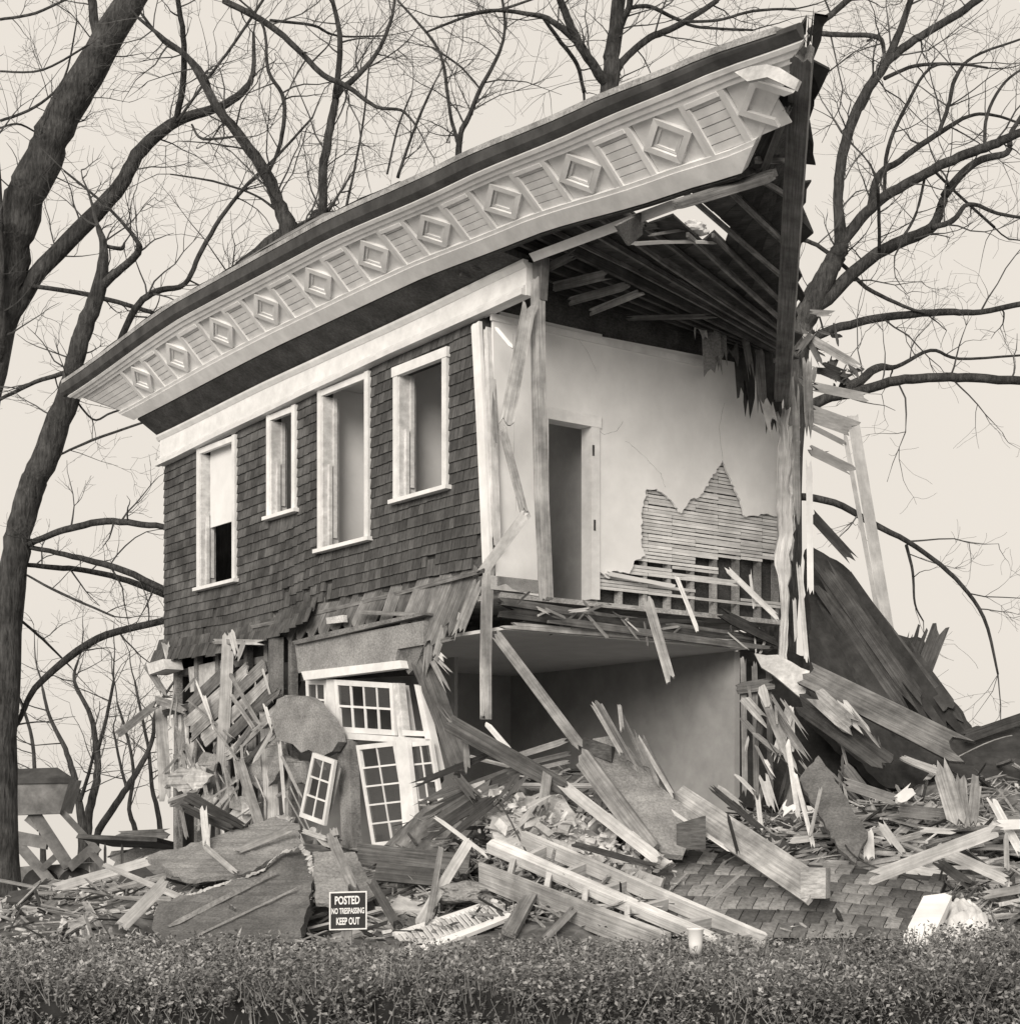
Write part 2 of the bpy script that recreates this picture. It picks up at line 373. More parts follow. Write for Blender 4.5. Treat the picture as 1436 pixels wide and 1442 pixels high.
for k, c in enumerate(DC):
    last = k == len(DC)-1
    hw = HW*(1.0 if k > 0 else .9)
    for sgn in (-1, 1):
        if last and sgn < 0: continue
        m = MB(); cquad(m, [(c+sgn*hw+SW/2, S0-.02), (c+sgn*hw-SW/2, S0-.02), (c+sgn*hw-SW/2, S1), (c+sgn*hw+SW/2, S1)], -.045, .010); m.build('stile', M_corn, cornice)
    iw = hw-SW/2-.01; sm = (S0+S1)/2; sh = (S1-S0)/2-.015
    m = MB(); cquad(m, [(c+iw, S0), (c-iw if not last else c-.12, S0), (c-iw if not last else c-.12, S1), (c+iw, S1)], -.04, -.028); dp = m.build('diamond_panel', M_corn, cornice)
    def ring(f0, f1, d0, d1, nm, skip=()):
        o = [(c+iw*f0, sm), (c, sm-sh*f0), (c-iw*f0, sm), (c, sm+sh*f0)]; i_ = [(c+iw*f1, sm), (c, sm-sh*f1), (c-iw*f1, sm), (c, sm+sh*f1)]
        for e in range(4):
            if e in skip: continue
            f = (e+1) % 4; mm = MB(); mm.hexa([cor(*o[e], d0), cor(*o[f], d0), cor(*i_[f], d0), cor(*i_[e], d0)], [cor(*o[e], d1), cor(*o[f], d1), cor(*i_[f], d1), cor(*i_[e], d1)])
            mm.build(nm, M_corn, cornice)
    ring(1.0, .68, -.03, .010, 'diamond_strip', (1,) if last else ())
    if not last:
        ring(.62, .48, -.04, -.012, 'inner_diamond_strip')
    if not last:
        d = DC[k+1]; a, b = c-hw-SW/2, d+HW+SW/2; nb = 6
        for i in range(nb):
            s0 = S0+(S1-S0)*(i+.02)/nb; s1 = S0+(S1-S0)*(i+.93)/nb; dd = -.006+R.uniform(-.003, .003)
            m = MB(); cquad(m, [(a, s0), (b, s0), (b, s1), (a, s1)], -.02, dd); m.build('panel_board', M_corn, cornice)
        m = MB(); cquad(m, [(a-.0, S1-.05), (b, S1-.05), (b, S1), (a, S1)], -.02, .018); m.build('panel_bead', M_corn, cornice)
        m = MB(); cquad(m, [(a, S0), (a-.04, S0), (a-.04, S1-.06), (a, S1-.06)], -.006, .016); m.build('panel_bead', M_corn, cornice)
a = DC[0]+HW+.05
for i in range(6):
    s0 = S0+(S1-S0)*(i+.02)/6; s1 = S0+(S1-S0)*(i+.93)/6
    m = MB(); cquad(m, [(Ll(s0)-.1, s0), (a, s0), (a, s1), (Ll(s1)-.1, s1)], -.02, -.006); m.build('panel_board', M_corn, cornice)
# gutter and dark soffit wall
zg = {0: zo, 1: lambda L: lerp(EO, L)}
g = sweep('gutter', [(MO+.01, .0, 0), (MO-.04, .012, 0), (MO-.075, .05, 0), (MO-.09, -.04, 1), (MO-.085, .0, 1), (MO-.05, .025, 1), (MO-.02, .03, 1), (MO, -.02, 1)], zg, 10.1, -5.85, M_gut, house, n=46)  # dark tone puts the shade of the gutter's underside into its colour
sweep('lit_roof_edge', [(MO-.098, -.02, 1), (MO-.095, .04, 1), (MO+.2, .08, 1), (MO+.2, .04, 1)], zg, 10.0, -5.62, M_mid, house, n=46)  # roof edge in a lighter tone, painting the skylight on the gutter top
zs = {0: lambda L: lerp(FT, L)+.02, 1: zi}
sweep('soffit_cove', [(-.06, 0, 0), (MI, -.03, 1), (MI+.03, .05, 1), (.04, .06, 0)], zs, LE+.1, -.72, M_shin, house, n=24)
sweep('soffit_cove', [(MI+.05, .12, 1), (MI+.0, -.035, 1), (MI+.05, -.04, 1), (MI+.3, .1, 1)], zs, -.72, -4.4, M_dark, house, n=18)
# upper strip of the broken frieze that still reaches past the corner
plank('torn_frieze_strip', fp(750, 362, -.08), fp(952, 287, -.2), .10, .05, M_white, parent=house, j0=.01, j1=.03)
# roof slope over the standing rooms
def roof():
    sl_ = lambda L: lerp([(10.2, .70), (8.6, .78), (7.2, .75), (5.6, .60), (4, .46), (0, .36)], L)
    mb = MB(); nL, nM = 40, 6; top = []
    for j in range(nM+1):
        for i in range(nL+1):
            mm = -1.12+j*.5; L1 = 9.95-(mm+1.12); L0 = .2+.25*math.sin(j*2.1)+.1*j; L = L0+(L1-L0)*i/nL
            top.append(HM(L, mm, lerp(EO, L)+.06+(mm+1.12)*sl_(L)+.02*noise.noise(Vector((L*2, mm*3, 1)))))
    k = nL+1; f = [(j*k+i, j*k+i+1, (j+1)*k+i+1, (j+1)*k+i) for j in range(nM) for i in range(nL)]
    mb.add(top, f); mb.add([p-ZZ*.1 for p in top], [tuple(reversed(q)) for q in f])
    mb.build('roof', M_roofs, house, fix=False)
roof()
# cantilevered roof end: hip beam, rafters and deck hanging over the torn room
HB0 = HM(-5.85, -1.0, 8.18); HB1 = P(1103, 520, 21.9)
hip = lambda t: HB0.lerp(HB1, t)
def hip_at(py):
    lo, hi = 0, 1
    for _ in range(40):
        t = (lo+hi)/2
        if proj(hip(t))[1] < py: lo = t
        else: hi = t
    return t
plank('hip_beam', HB0+Vector((-.02, .1, -.12)), P(1101, 572, 21.7), .19, .14, M_old, parent=house, j0=.1, j1=.5, roll=8)
def eave_at(px):
    lo, hi = -4.6, .6
    for _ in range(40):
        L = (lo+hi)/2
        if proj(HM(L, MI+.06, zi(L)))[0] > px: lo = L
        else: hi = L
    return L
rf = [(760, 355, 500), (795, 350, 492), (828, 338, 486), (862, 330, 476), (905, 350, 462), (935, 352, 440), (950, 300, 404), (1000, 262, 358), (1035, 250, 290), (1062, 236, 232)]
tops = []
for px, py, pe in rf:
    L = eave_at(px); a = HM(L, MI+.08, zi(L)+.05); b = hip(hip_at(pe)); tops.append((a, b))
deck0 = None
for k, (a, b) in enumerate(tops):
    a2 = a
    if k in (4, 5): a2 = a.lerp(b, .26 if k == 4 else .34)
    plank('rafter', a2+ZZ*.05, b+ZZ*.05, .032, .05, M_old, parent=house, nrm=ZZ, j0=.02, j1=.02)
up = ZZ*.10
for k in range(len(tops)-1):
    a, b = tops[k]; c, d = tops[k+1]
    N = 11
    for i in range(N):
        if i < {3: 2, 4: 4, 5: 5}.get(k, 0): continue
        t0, t1 = i/N-.012, (i+1)/N+.012
        q = [a.lerp(b, t0), c.lerp(d, t0), c.lerp(d, t1), a.lerp(b, t1)]
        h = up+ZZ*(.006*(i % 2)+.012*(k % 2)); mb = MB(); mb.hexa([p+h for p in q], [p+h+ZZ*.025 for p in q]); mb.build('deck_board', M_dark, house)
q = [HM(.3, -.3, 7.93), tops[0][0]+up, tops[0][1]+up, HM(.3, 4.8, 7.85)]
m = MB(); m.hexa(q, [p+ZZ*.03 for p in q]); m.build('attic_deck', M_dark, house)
for k in range(6):
    t = (k+.5)/6; plank('attic_joist', q[0].lerp(q[1], t)-ZZ*.06, q[3].lerp(q[2], t)-ZZ*.06, .05, .12, M_dark, parent=house, nrm=ZZ, j0=0, j1=0)
# far part of the deck, up to the hip tip
a, b = tops[-1]; q = [a+up, b+up, HB0+up, cor(-5.0, .55)+up]
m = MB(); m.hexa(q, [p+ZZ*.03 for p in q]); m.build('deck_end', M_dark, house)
# torn roofing felt along the hip
def felt():
    rr = random.Random(5); A = []; B = []
    for i in range(41):
        t = i/40; p = hip(t); A.append(p+Vector((.06, 0, .12))); B.append(p+Vector((.09+.09*rr.random()*(1 if i % 4 else 1.9), .1, .13+rr.uniform(-.1, .06))))
    mb = MB(); n = 41; up_ = Vector((0, .0, .02))
    mb.add(A+B+[p+up_ for p in A]+[p+up_ for p in B], [(i, i+1, n+i+1, n+i) for i in range(40)]+[(2*n+i, 3*n+i, 3*n+i+1, 2*n+i+1) for i in range(40)]+[(n+i, n+i+1, 3*n+i+1, 3*n+i) for i in range(40)])
    mb.build('torn_roofing_felt', M_tar, house, fix=False)
felt()
plank('hip_splinter', P(1143, 2, 13.9), P(1138, 75, 14.2), .04, .03, M_dark, parent=house, j0=.25)
plank('broken_rafter_tail', P(945, 290, 15.9), P(1098, 243, 15.4), .13, .07, M_old, parent=house, nrm=ZZ+Vector((0, -1, 0)))
plank('lookout', P(1128, 98, 14.4), P(1062, 238, 15.6), .14, .05, M_dark, parent=house)
plank('lookout', P(1110, 150, 14.6), P(1075, 240, 15.6), .07, .05, M_old, parent=house)
# curled diamond strip at the torn end
slab('curled_strip', [(1034, 101, 14.5), (1056, 93, 14.35), (1080, 90, 14.25), (1098, 95, 14.15), (1125, 112, 14.0), (1119, 126, 14.0), (1098, 116, 14.12), (1080, 108, 14.22), (1052, 114, 14.4)], .04, M_trim, parent=cornice)

# upper rooms -----------------------------------------------------------
ZC, ZF, LC, LF = 7.42, 4.2, 3.76, .45                # ceilings and floors
def cwpoly(pts, L=0.): return [cp(x, y, L) for x, y in pts]
crossw = MB()
out = [(694, 449), (770, 461), (860, 476), (985, 500), (1045, 512), (1106, 530), (1101, 600), (1098, 727), (1075, 724), (1050, 728), (1040, 700), (1018, 647), (1003, 672), (985, 700), (972, 703), (960, 723), (945, 704), (925, 688), (910, 689), (904, 720), (903, 765), (909, 782), (893, 790), (886, 808), (862, 804), (858, 815), (835, 800), (833, 597), (771, 589), (776, 842), (748, 838), (722, 830), (712, 822), (700, 826)]
out2 = []; rj = random.Random(12)
for k, (a, b) in enumerate(zip(out, out[1:]+out[:1])):
    n_ = max(1, int(math.hypot(b[0]-a[0], b[1]-a[1])/4)) if 6 < k < 26 else 1
    for i in range(n_):
        t = i/n_; e = 1.6 if n_ > 1 and i else 0; out2.append((a[0]+(b[0]-a[0])*t+rj.uniform(-e, e), a[1]+(b[1]-a[1])*t+rj.uniform(-e, e)))
crossw.prism(cwpoly(out2, -.012), U*.03); crossw = crossw.build('cross_wall_plaster', M_plas, house)
for path in (((833, 597), (850, 612), (868, 606), (880, 590)), ((880, 620), (905, 640), (930, 668), (938, 690)), ((810, 470), (830, 500), (842, 530)), ((722, 470), (726, 540), (724, 640), (728, 740)), ((1018, 647), (1012, 600), (1022, 560))):
    mb = MB(); pp = []
    for a, b in zip(path, path[1:]):
        for i in range(5): t = i/5; pp.append(cp(a[0]+(b[0]-a[0])*t+R.uniform(-1, 1), a[1]+(b[1]-a[1])*t+R.uniform(-1, 1), -.0125))
    mb.tube(pp, [R.uniform(.0008, .002) for _ in pp], 4); mb.build('plaster_crack', M_old, crossw)
# studs, laths
studs = []
for M in (.14, .55, 1.62, 2.02, 2.42, 2.82, 3.22, 3.62, 4.02, 4.42, 4.75):
    a = M*0; o = MB(); o.hbox(.14, .045, M-.028, M+.028, ZF, ZC); studs.append(o.build('stud', M_mid, house))
lt = MB(); rr = random.Random(11)
z = 4.36
while z < 6.6:
    M = 1.66
    while M < 4.8:
        ln = rr.choice((.4, .8, 1.2)); e = min(M+ln, 4.8)
        if not (z < 4.75 and (rr.random() < .25 if M > 1.9 else False)) and not (4.42 < z < 4.98 and M > 3.0 and rr.random() < .75):
            dz = rr.uniform(-.005, .005); dd = rr.uniform(0, .006)
            lt.hexa([HM(.044-dd, M+.004, z+dz), HM(.044-dd, e-.004, z+dz+rr.uniform(-.004, .004)), HM(.036-dd, e-.004, z+dz), HM(.036-dd, M+.004, z+dz)],
                    [HM(.044-dd, M+.004, z+dz+.036), HM(.044-dd, e-.004, z+dz+.036), HM(.036-dd, e-.004, z+dz+.036), HM(.036-dd, M+.004, z+dz+.036)])
        M = e
    z += .045
lt.build('lath', M_lath, house, fix=False)['kind'] = 'stuff'
m = MB(); m.hbox(.16, .15, 1.6, 4.8, 4.22, 7.3); m.build('shaded_wall_lining', M_dark, house)  # dark colour stands in for shade in the gaps behind the laths
plank('plaster_ledge', cp(848, 806, -.03), cp(950, 826, -.05), .05, .03, M_plas, parent=house)
# door opening
dr = MB(); dr.hbox(-.035, .16, 1.49, 1.62, ZF+.02, 6.3); dr.hbox(-.035, .16, .74, .83, ZF+.02, 6.3); dr.hbox(-.04, .16, .72, 1.64, 6.3, 6.44); dr = dr.build('door_frame', M_white, house)
m = MB(); m.hbox(-.04, -.036, 1.50, 1.53, 5.95, 6.08); m.build('hinge', M_dark, dr)
m = MB(); m.hbox(-.04, -.036, 1.52, 1.55, 5.05, 5.18); m.build('hinge', M_dark, dr)
m = MB(); m.hbox(-.012, -.002, 0, .74, ZF+.02, ZF+.18); m.build('baseboard', M_trim, dr)
m = MB(); m.hbox(-.03, 0, .0, 3.4, ZC-.1, ZC-.02); m.build('picture_rail', M_white, house)
# room shells behind: floor, ceilings, inner and back walls
m = MB(); m.hbox(8.6, .0, .16, 4.8, ZF-.06, ZF); m.build('upper_floor', M_mid, house)
m = MB(); m.hbox(8.6, .02, .16, 1.7, ZC, ZC+.04); m.build('upper_ceiling', M_plas, house)  # shaped short, left open behind to let skylight onto the room walls
m = MB(); m.hbox(8.6, .2, 3.0, 3.1, ZF, ZC); m.build('partition', M_plas, house)
m = MB(); m.hbox(2.3, .17, 1.72, 1.78, ZF, ZC+.04); m.build('partition', M_room, house)  # added wall that blocks skylight so the doorway stays dark
for L in (2.35, 4.1, 5.6):
    m = MB(); m.hbox(L+.05, L-.05, .16, 3.0, ZF, ZC-.002); m.build('partition', M_plas, house)
m = MB(); m.hbox(3.4, 3.35, 2.7, 3.0, 5.05, 5.6); m.hbox(4.0, 2.6, 2.86, 3.0, 5.85, 5.92); m.build('shelf', M_trim, house)
m = MB(); m.hbox(8.66, 8.56, .16, 4.8, .4, 7.6); m.build('end_wall', M_shin, house)
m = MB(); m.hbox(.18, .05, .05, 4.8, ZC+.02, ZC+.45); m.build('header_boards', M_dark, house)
# dark torn boards hanging in the header
for a, b, wd, mm in (((775, 405, 19.4), (860, 385, 18.6), 14, M_old), ((800, 425, 19.6), (890, 400, 18.8), 12, M_old), ((830, 440, 19.9), (905, 410, 18.9), 10, M_mid), ((880, 448, 20.3), (1012, 445, 20), 7, M_old), ((755, 385, 18.8), (815, 355, 18.2), 12, M_old)):
    PK('header_plank', a, b, wd, .03, mm, parent=house, j0=.1, j1=.15)
# lower room
m = MB(); m.hbox(5.0, -.05, .16, 4.05, LC, LC+.04); m.build('lower_ceiling', M_plas, house)
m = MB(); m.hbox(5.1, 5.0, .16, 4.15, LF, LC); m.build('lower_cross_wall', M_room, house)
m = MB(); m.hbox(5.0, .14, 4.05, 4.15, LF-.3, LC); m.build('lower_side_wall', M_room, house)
m = MB(); m.hbox(8.6, -.1, .1, 4.8, LF-.12, LF); m.build('lower_floor', M_old, house)
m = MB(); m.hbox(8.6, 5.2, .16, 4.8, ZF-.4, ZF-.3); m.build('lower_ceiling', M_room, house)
# torn floor edge: joists and boards along the cut
for a, b, wd, th, mm, l in (((700, 846), (1090, 902), 10, .05, M_old, -.06), ((698, 858), (1088, 912), 20, .06, M_dark, -.02), ((702, 880), (1040, 906), 9, .05, M_mid, -.12), ((720, 876), (1000, 882), 18, .05, M_dark, 0), ((770, 872), (1085, 915), 10, .03, M_old, -.18), ((840, 850), (905, 857), 5, .02, M_lite, -.15), ((1010, 862), (1100, 905), 16, .03, M_dark, -.2)):
    A, B = cp(*a, l), cp(*b, l); plank('floor_joist', A, B, wd*(A.y+B.y)/2/FPX, th, mm, parent=house, nrm=-U, j0=.2, j1=.4, bend=R.uniform(-.03, .03))
for k in range(26):
    t = R.random(); A = cp(715+t*365, 850+t*48, -.1); d = Vector((R.uniform(-.4, .4), -.15, R.uniform(-.35, .2)))
    plank('splinter', A, A+d, R.uniform(.015, .04), .012, R.choice((M_lite, M_mid, M_old)), parent=house, key=False, j0=.05, j1=.05)
# torn edge of the facade: corner board and stripped studs
plank('corner_board', fp(671, 455, -.05), fp(687, 800, -.05), .15, .05, M_white, parent=house, nrm=-V, j0=.02, j1=.1)
plank('corner_board', fp(688, 458, .02), fp(699, 770, .02), .06, .1, M_trim, parent=house, nrm=-V, j0=.1, j1=.2)
plank('wall_stud', fp(757, 392, .06), fp(769, 846, .06), .14, .10, M_mid, parent=house, nrm=-V, j0=.02, j1=.03)
plank('wall_stud', fp(687, 800, .0), fp(684, 1014, .0), .11, .09, M_mid, parent=house, nrm=-V, j1=.1)
plank('stud_stub', fp(762, 362, .08), fp(760, 425, .08), .16, .1, M_old, parent=house, nrm=-V, j0=.15)
# ------------------------------------------------------------------ ruined lower storey of the facade
def glazed(name, q, cols, rows, st, mu, parent=None, label=None, cat='window', th=.045, bot=None, panes=True):
    tl, tr, br, bl = q; wd = ((tr-tl).length+(br-bl).length)/2; ht = ((bl-tl).length+(br-tr).length)/2
    f = lambda u, v: tl.lerp(tr, u).lerp(bl.lerp(br, u), v)
    nn = (tr-tl).cross(bl-tl).normalized()
    if nn.dot(O-tl) < 0: nn = -nn
    def bar(mb, u0, u1, v0, v1, d0, d1):
        c4 = [f(u0, v0), f(u1, v0), f(u1, v1), f(u0, v1)]; mb.hexa([p-nn*d0 for p in c4], [p-nn*d1 for p in c4])
    su, sv = st/wd, st/ht; bv = (bot or st)/ht; mb = MB()
    bar(mb, 0, su, 0, 1, 0, th); bar(mb, 1-su, 1, 0, 1, 0, th); bar(mb, su, 1-su, 0, sv, .001, th); bar(mb, su, 1-su, 1-bv, 1, .001, th)
    fr = mb.build(name, M_white, parent)
    if label: tag(fr, label, cat)
    mU, mV = mu/wd, mu/ht; iu = (1-2*su)/cols; iv = (1-sv-bv)/rows
    for c in range(1, cols):
        mb = MB(); bar(mb, su+c*iu-mU/2, su+c*iu+mU/2, sv, 1-bv, .008, th*.7); mb.build('glazing_bar', M_white, fr)
    for r in range(1, rows):
        mb = MB(); bar(mb, su, 1-su, sv+r*iv-mV/2, sv+r*iv+mV/2, .010, th*.68); mb.build('glazing_bar', M_white, fr)
    if panes:
        for c in range(cols):
            for r in range(rows):
                if R.random() < .3: continue
                mb = MB(); bar(mb, su+c*iu+.001, su+(c+1)*iu-.001, sv+r*iv+.001, sv+(r+1)*iv-.001, th*.4, th*.4+.003); mb.build('pane', M_glass, fr)
    for i in range(4): KEY.append((q[i], q[(i+1) % 4], .15))
    return fr
def Q(M, *pts): return [fp(x, y, M) for x, y in pts]
# beam and lintel over the doors
slab('stucco_beam', Q(-.14, (415, 904), (500, 892), (597, 874), (596, 908), (560, 914), (556, 931), (420, 948)), .22, M_stuc, parent=house)
slab('door_lintel', Q(-.2, (424, 946), (563, 930), (566, 941), (428, 958)), .14, M_white, parent=house)
slab('beam_top_board', Q(-.2, (412, 903), (470, 888), (596, 862), (597, 866), (470, 896), (414, 908)), .16, M_old, parent=house)
slab('broken_beam_end', Q(-.1, (552, 912), (598, 905), (585, 940), (575, 950), (562, 930)), .15, M_old, parent=house)
# exposed sheathing boards under the shingles, slanting
for k in range(18):
    x = 372+k*17.5; ytop = lerp([(372, 880), (460, 850), (560, 826), (680, 803)], x)+2; ybot = lerp([(340, 908), (420, 900), (520, 885), (600, 890), (690, 880)], x-20)
    if k > 12: ybot += R.uniform(5, 25)
    A = fp(x, ytop-10, .05); B = fp(x-.55*(ybot-ytop)*(1 if k < 11 else .75), ybot, .02+(-.12 if k > 12 else 0))
    plank('sheathing_board', A-V*.012*(k % 2), B-V*.012*(k % 2), .25, .018, M_old, parent=house, nrm=-V, j0=0, j1=.04 if k < 12 else .22, key=False)
plank('sheathing_edge', fp(352, 884, -.06), fp(676, 805, -.06), .05, .03, M_old, parent=house, nrm=-V, bend=-.05)
plank('loose_batten', fp(505, 862, -.1), fp(596, 866, -.12), .05, .03, M_mid, parent=house, nrm=-V)
slab('pale_block', Q(-.1, (459, 870), (483, 866), (484, 876), (460, 879)), .06, M_lite, parent=house)
slab('lower_backing', Q(.2, (300, 895), (600, 870), (600, 950), (420, 960), (410, 1000), (300, 1000)), .05, M_dark, parent=house)
# fan of broken boards right of the doors
for a, b, wd, mm in (((610, 905), (640, 898), 6, M_mid), ((612, 915), (632, 935), 7, M_lite), ((612, 925), (636, 950), 6, M_mid), ((608, 930), (634, 978), 8, M_mid), ((604, 900), (600, 960), 12, M_old), ((625, 880), (612, 930), 10, M_mid), ((650, 862), (640, 905), 9, M_mid)):
    A, B = fp(*a, -.05), fp(*b, -.15); plank('torn_sheathing', A, B, wd*A.y/FPX, .02, mm, parent=house, j0=.05, j1=.25)
plank('leaning_post', fp(592, 925, .0), fp(650, 1085, -.2), .20, .16, M_old, parent=house, nrm=-V)
plank('leaning_post', fp(598, 935, .15), fp(612, 1110, .1), .2, .1, M_dark, parent=house, nrm=-V)
# glazed transom and doors, wrenched out of square
tr_ = glazed('transom_window', Q(-.12, (470, 957), (552, 962), (556, 1036), (475, 1031)), 4, 2, .07, .028, parent=house)
glazed('side_light', Q(-.02, (430, 958), (459, 958), (460, 1015), (432, 1010)), 2, 2, .06, .025, parent=house)
slab('door_mullion', Q(-.1, (459, 957), (470, 957), (474, 1040), (461, 1012)), .1, M_white, parent=house)
slab('door_head', Q(-.16, (472, 1031), (605, 1041), (606, 1049), (473, 1040)), .1, M_white, parent=house)
slab('door_mullion', Q(-.13, (553, 962), (561, 962), (570, 1046), (562, 1046)), .1, M_trim, parent=house)
slab('transom_frame', Q(.05, (562, 965), (570, 965), (580, 1030), (570, 1030)), .06, M_white, parent=house)
slab('transom_frame', Q(-.14, (566, 1028), (597, 1030), (598, 1037), (567, 1036)), .08, M_white, parent=house)
slab('outer_jamb', Q(-.16, (583, 964), (590, 966), (617, 1085), (608, 1088)), .1, M_white, parent=house)
glazed('french_door', Q(-.3, (501, 1050), (556, 1044), (582, 1205), (527, 1212)), 2, 5, .06, .022, parent=house, bot=.22)
slab('meeting_stile', Q(-.32, (557, 1042), (573, 1042), (590, 1200), (570, 1205)), .06, M_white, parent=house)
glazed('french_door', Q(-.25, (574, 1046), (606, 1043), (632, 1200), (592, 1204)), 2, 5, .055, .022, parent=house, bot=.22)
slab('door_post', Q(-.2, (474, 1040), (491, 1042), (497, 1205), (482, 1205)), .14, M_mid, parent=house)
glazed('casement_window', [fp(x, y, -.45) for x, y in ((440, 1060), (471, 1071), (456, 1163), (421, 1150))], 2, 3, .06, .024, label='small white six pane casement leaning under the stucco lump', cat='window')
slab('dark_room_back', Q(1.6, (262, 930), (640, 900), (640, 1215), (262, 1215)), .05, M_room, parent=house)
# rounded bay fragment, hanging stucco lump
mb = MB(); pts = []
for k in range(7):
    an = math.radians(20+k*22); pts.append((math.cos(an), math.sin(an)))
cen = fp(397, 940, .02); rb = .22
for (c0, s0), (c1, s1) in zip(pts, pts[1:]):
    a0 = cen+(-U)*(-c0*rb)-V*(s0*rb*.8); a1 = cen+(-U)*(-c1*rb)-V*(s1*rb*.8); i0 = cen+(-U)*(-c0*rb*.8)-V*(s0*rb*.6); i1 = cen+(-U)*(-c1*rb*.8)-V*(s1*rb*.6)
    mb.hexa([p-ZZ*.45 for p in (a0, a1, i1, i0)], [p+ZZ*.40 for p in (a0, a1, i1, i0)])
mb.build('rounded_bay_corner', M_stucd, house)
def lump(name, c, rx, ry, rz, m, label, cat, seed=0, amp=.3, sub=3, parent=None, flat=1.0):
    bm = bmesh.new(); bmesh.ops.create_icosphere(bm, subdivisions=sub, radius=1)
    for v in bm.verts:
        n_ = v.co.normalized(); d = 1+amp*noise.noise(n_*1.7+Vector((seed, 0, 0)))+amp*.4*noise.noise(n_*5+Vector((0, seed, 0)))
        v.co = Vector((n_.x*rx, n_.y*ry, n_.z*rz))*d
    me = bpy.data.meshes.new(name); bm.to_mesh(me); bm.free(); me.materials.append(m)
    o = link(name, me, c, parent); return tag(o, label, cat) if label else o
slab('stucco_lump', Q(-.35, (390, 985), (404, 979), (425, 980), (445, 990), (462, 1010), (474, 1032), (476, 1045), (468, 1058), (452, 1066), (435, 1056), (424, 1060), (412, 1048), (390, 1042), (382, 1015)), .12, M_stuc, 'rounded slab of grey stucco hanging beside the transom window', 'stucco slab', rough=.075)
# diagonal sheathing boards of the far bay
for k, (a, b, wd) in enumerate((((330, 935), (262, 1000), 21), ((350, 940), (262, 1022), 21), ((375, 935), (268, 1037), 21), ((392, 945), (285, 1045), 21), ((400, 960), (300, 1060), 21), ((405, 985), (318, 1068), 16))):
    A, B = fp(*a, -.02-.03*(k % 2)), fp(*b, -.12-.02*k); plank('diagonal_sheathing', A, B, wd*A.y/FPX, .025, M_mid if k % 2 else M_old, parent=house, j0=.05, j1=.12, nrm=-V)
for a, b, wd, mm, M in (((322, 890), (312, 1092), 17, M_lite, -.2), ((325, 888), (334, 925), 9, M_lite, -.25), ((345, 900), (332, 935), 7, M_lite, -.25), ((300, 903), (375, 905), 7, M_mid, -.2), ((232, 903), (240, 935), 10, M_mid, -.12), ((205, 935), (235, 982), 10, M_old, -.2), ((165, 1035), (222, 990), 11, M_mid, -.3), ((226, 990), (233, 1130), 17, M_mid, 0), ((268, 1040), (271, 1125), 11, M_white, -.02), ((284, 1065), (286, 1125), 12, M_white, .1), ((375, 1000), (385, 1180), 20, M_mid, -.05), ((393, 1040), (402, 1150), 5, M_lite, -.2), ((372, 990), (385, 1035), 5, M_lite, -.3), ((386, 1025), (355, 1078), 6, M_lite, -.3), ((336, 1070), (370, 1175), 14, M_mid, -.3), ((358, 1000), (398, 970), 9, M_old, -.2), ((218, 985), (262, 1000), 12, M_old, -.2), ((400, 1160), (405, 1195), 8, M_lite, -.3), ((340, 1080), (395, 1020), 7, M_old, -.15), ((440, 1062), (478, 1090), 8, M_mid, -.2), ((478, 1075), (462, 1150), 8, M_old, -.35), ((355, 1010), (355, 1090), 12, M_mid, .1), ((230, 1005), (300, 985), 10, M_old, .02), ((340, 985), (345, 1100), 8, M_old, .05)):
    A, B = fp(*a, M), fp(*b, M-.02); plank('torn_wall_board', A, B, wd*A.y/FPX, .035, mm, parent=house, j0=.08, j1=.2)
for q in (((241, 1012), (262, 1003), (263, 1055), (258, 1060), (243, 1062)), ((241, 1070), (262, 1060), (264, 1100), (252, 1108), (241, 1105)), ((265, 940), (318, 928), (318, 960), (268, 975))):
    slab('plaster_patch', Q(.05, *q), .04, M_plasd, parent=house)
slab('wall_panel', Q(.08, (290, 1075), (322, 1070), (322, 1160), (290, 1160)), .03, M_stuc, parent=house)
slab('cornice_return', Q(-.3, (206, 935), (230, 928), (233, 942), (210, 950)), .3, M_trim, parent=house)
m = MB(); m.hbox(8.6, 5.1, .14, .2, .4, 4.1)
for p in (Q(-.1, (330, 1070), (395, 1035), (400, 1075), (375, 1115), (340, 1100)), Q(-.1, (390, 1060), (430, 1075), (430, 1105), (410, 1100))):
    slab('crumbled_stucco', p, .08, M_stuc, parent=house, rough=.05)
for L in (8.3, 7.6, 6.9, 6.0, 5.4, 4.7):
    m = MB(); m.hbox(L+.05, L-.05, .02, .12, .4, 4.2); m.build('wall_post', M_old, house)

# packed splinters and lath in the far bay
rr = random.Random(31)
for k in range(70):
    x = rr.uniform(245, 420); y = rr.uniform(935, 1170); 
    if x > 385 and y < 1000: continue
    an = rr.choice((rr.gauss(2.35, .15), rr.gauss(1.6, .15), rr.gauss(1.5, .15), rr.gauss(1.1, .2))); l_ = rr.uniform(30, 95); y = min(y, 1185-l_*.9); M = rr.uniform(-.3, .05); A = fp(x, y, M); B = fp(x+math.cos(an)*l_, y+math.sin(an)*l_, M-.03)
    plank('torn_lath', A, B, rr.choice((.02, .03, .04, .06)), .015, rr.choice((M_lite, M_mid, M_mid, M_old, M_stuc)), parent=house, j0=.08, j1=.15, key=False)
for k in range(12):
    x = rr.uniform(255, 410); y = rr.uniform(1010, 1165); r_ = rr.uniform(10, 22); a0 = rr.uniform(0, 1.5)
    pts = [(x+r_*rr.uniform(.6, 1.5)*math.cos(a0+a*1.57), y+r_*rr.uniform(.5, 1.3)*math.sin(a0+a*1.57)) for a in range(4)]
    slab('plaster_fragment', Q(-.05-.02*k, *pts), .04, rr.choice((M_stuc, M_plasd, M_plasd)), parent=house, rough=.04)
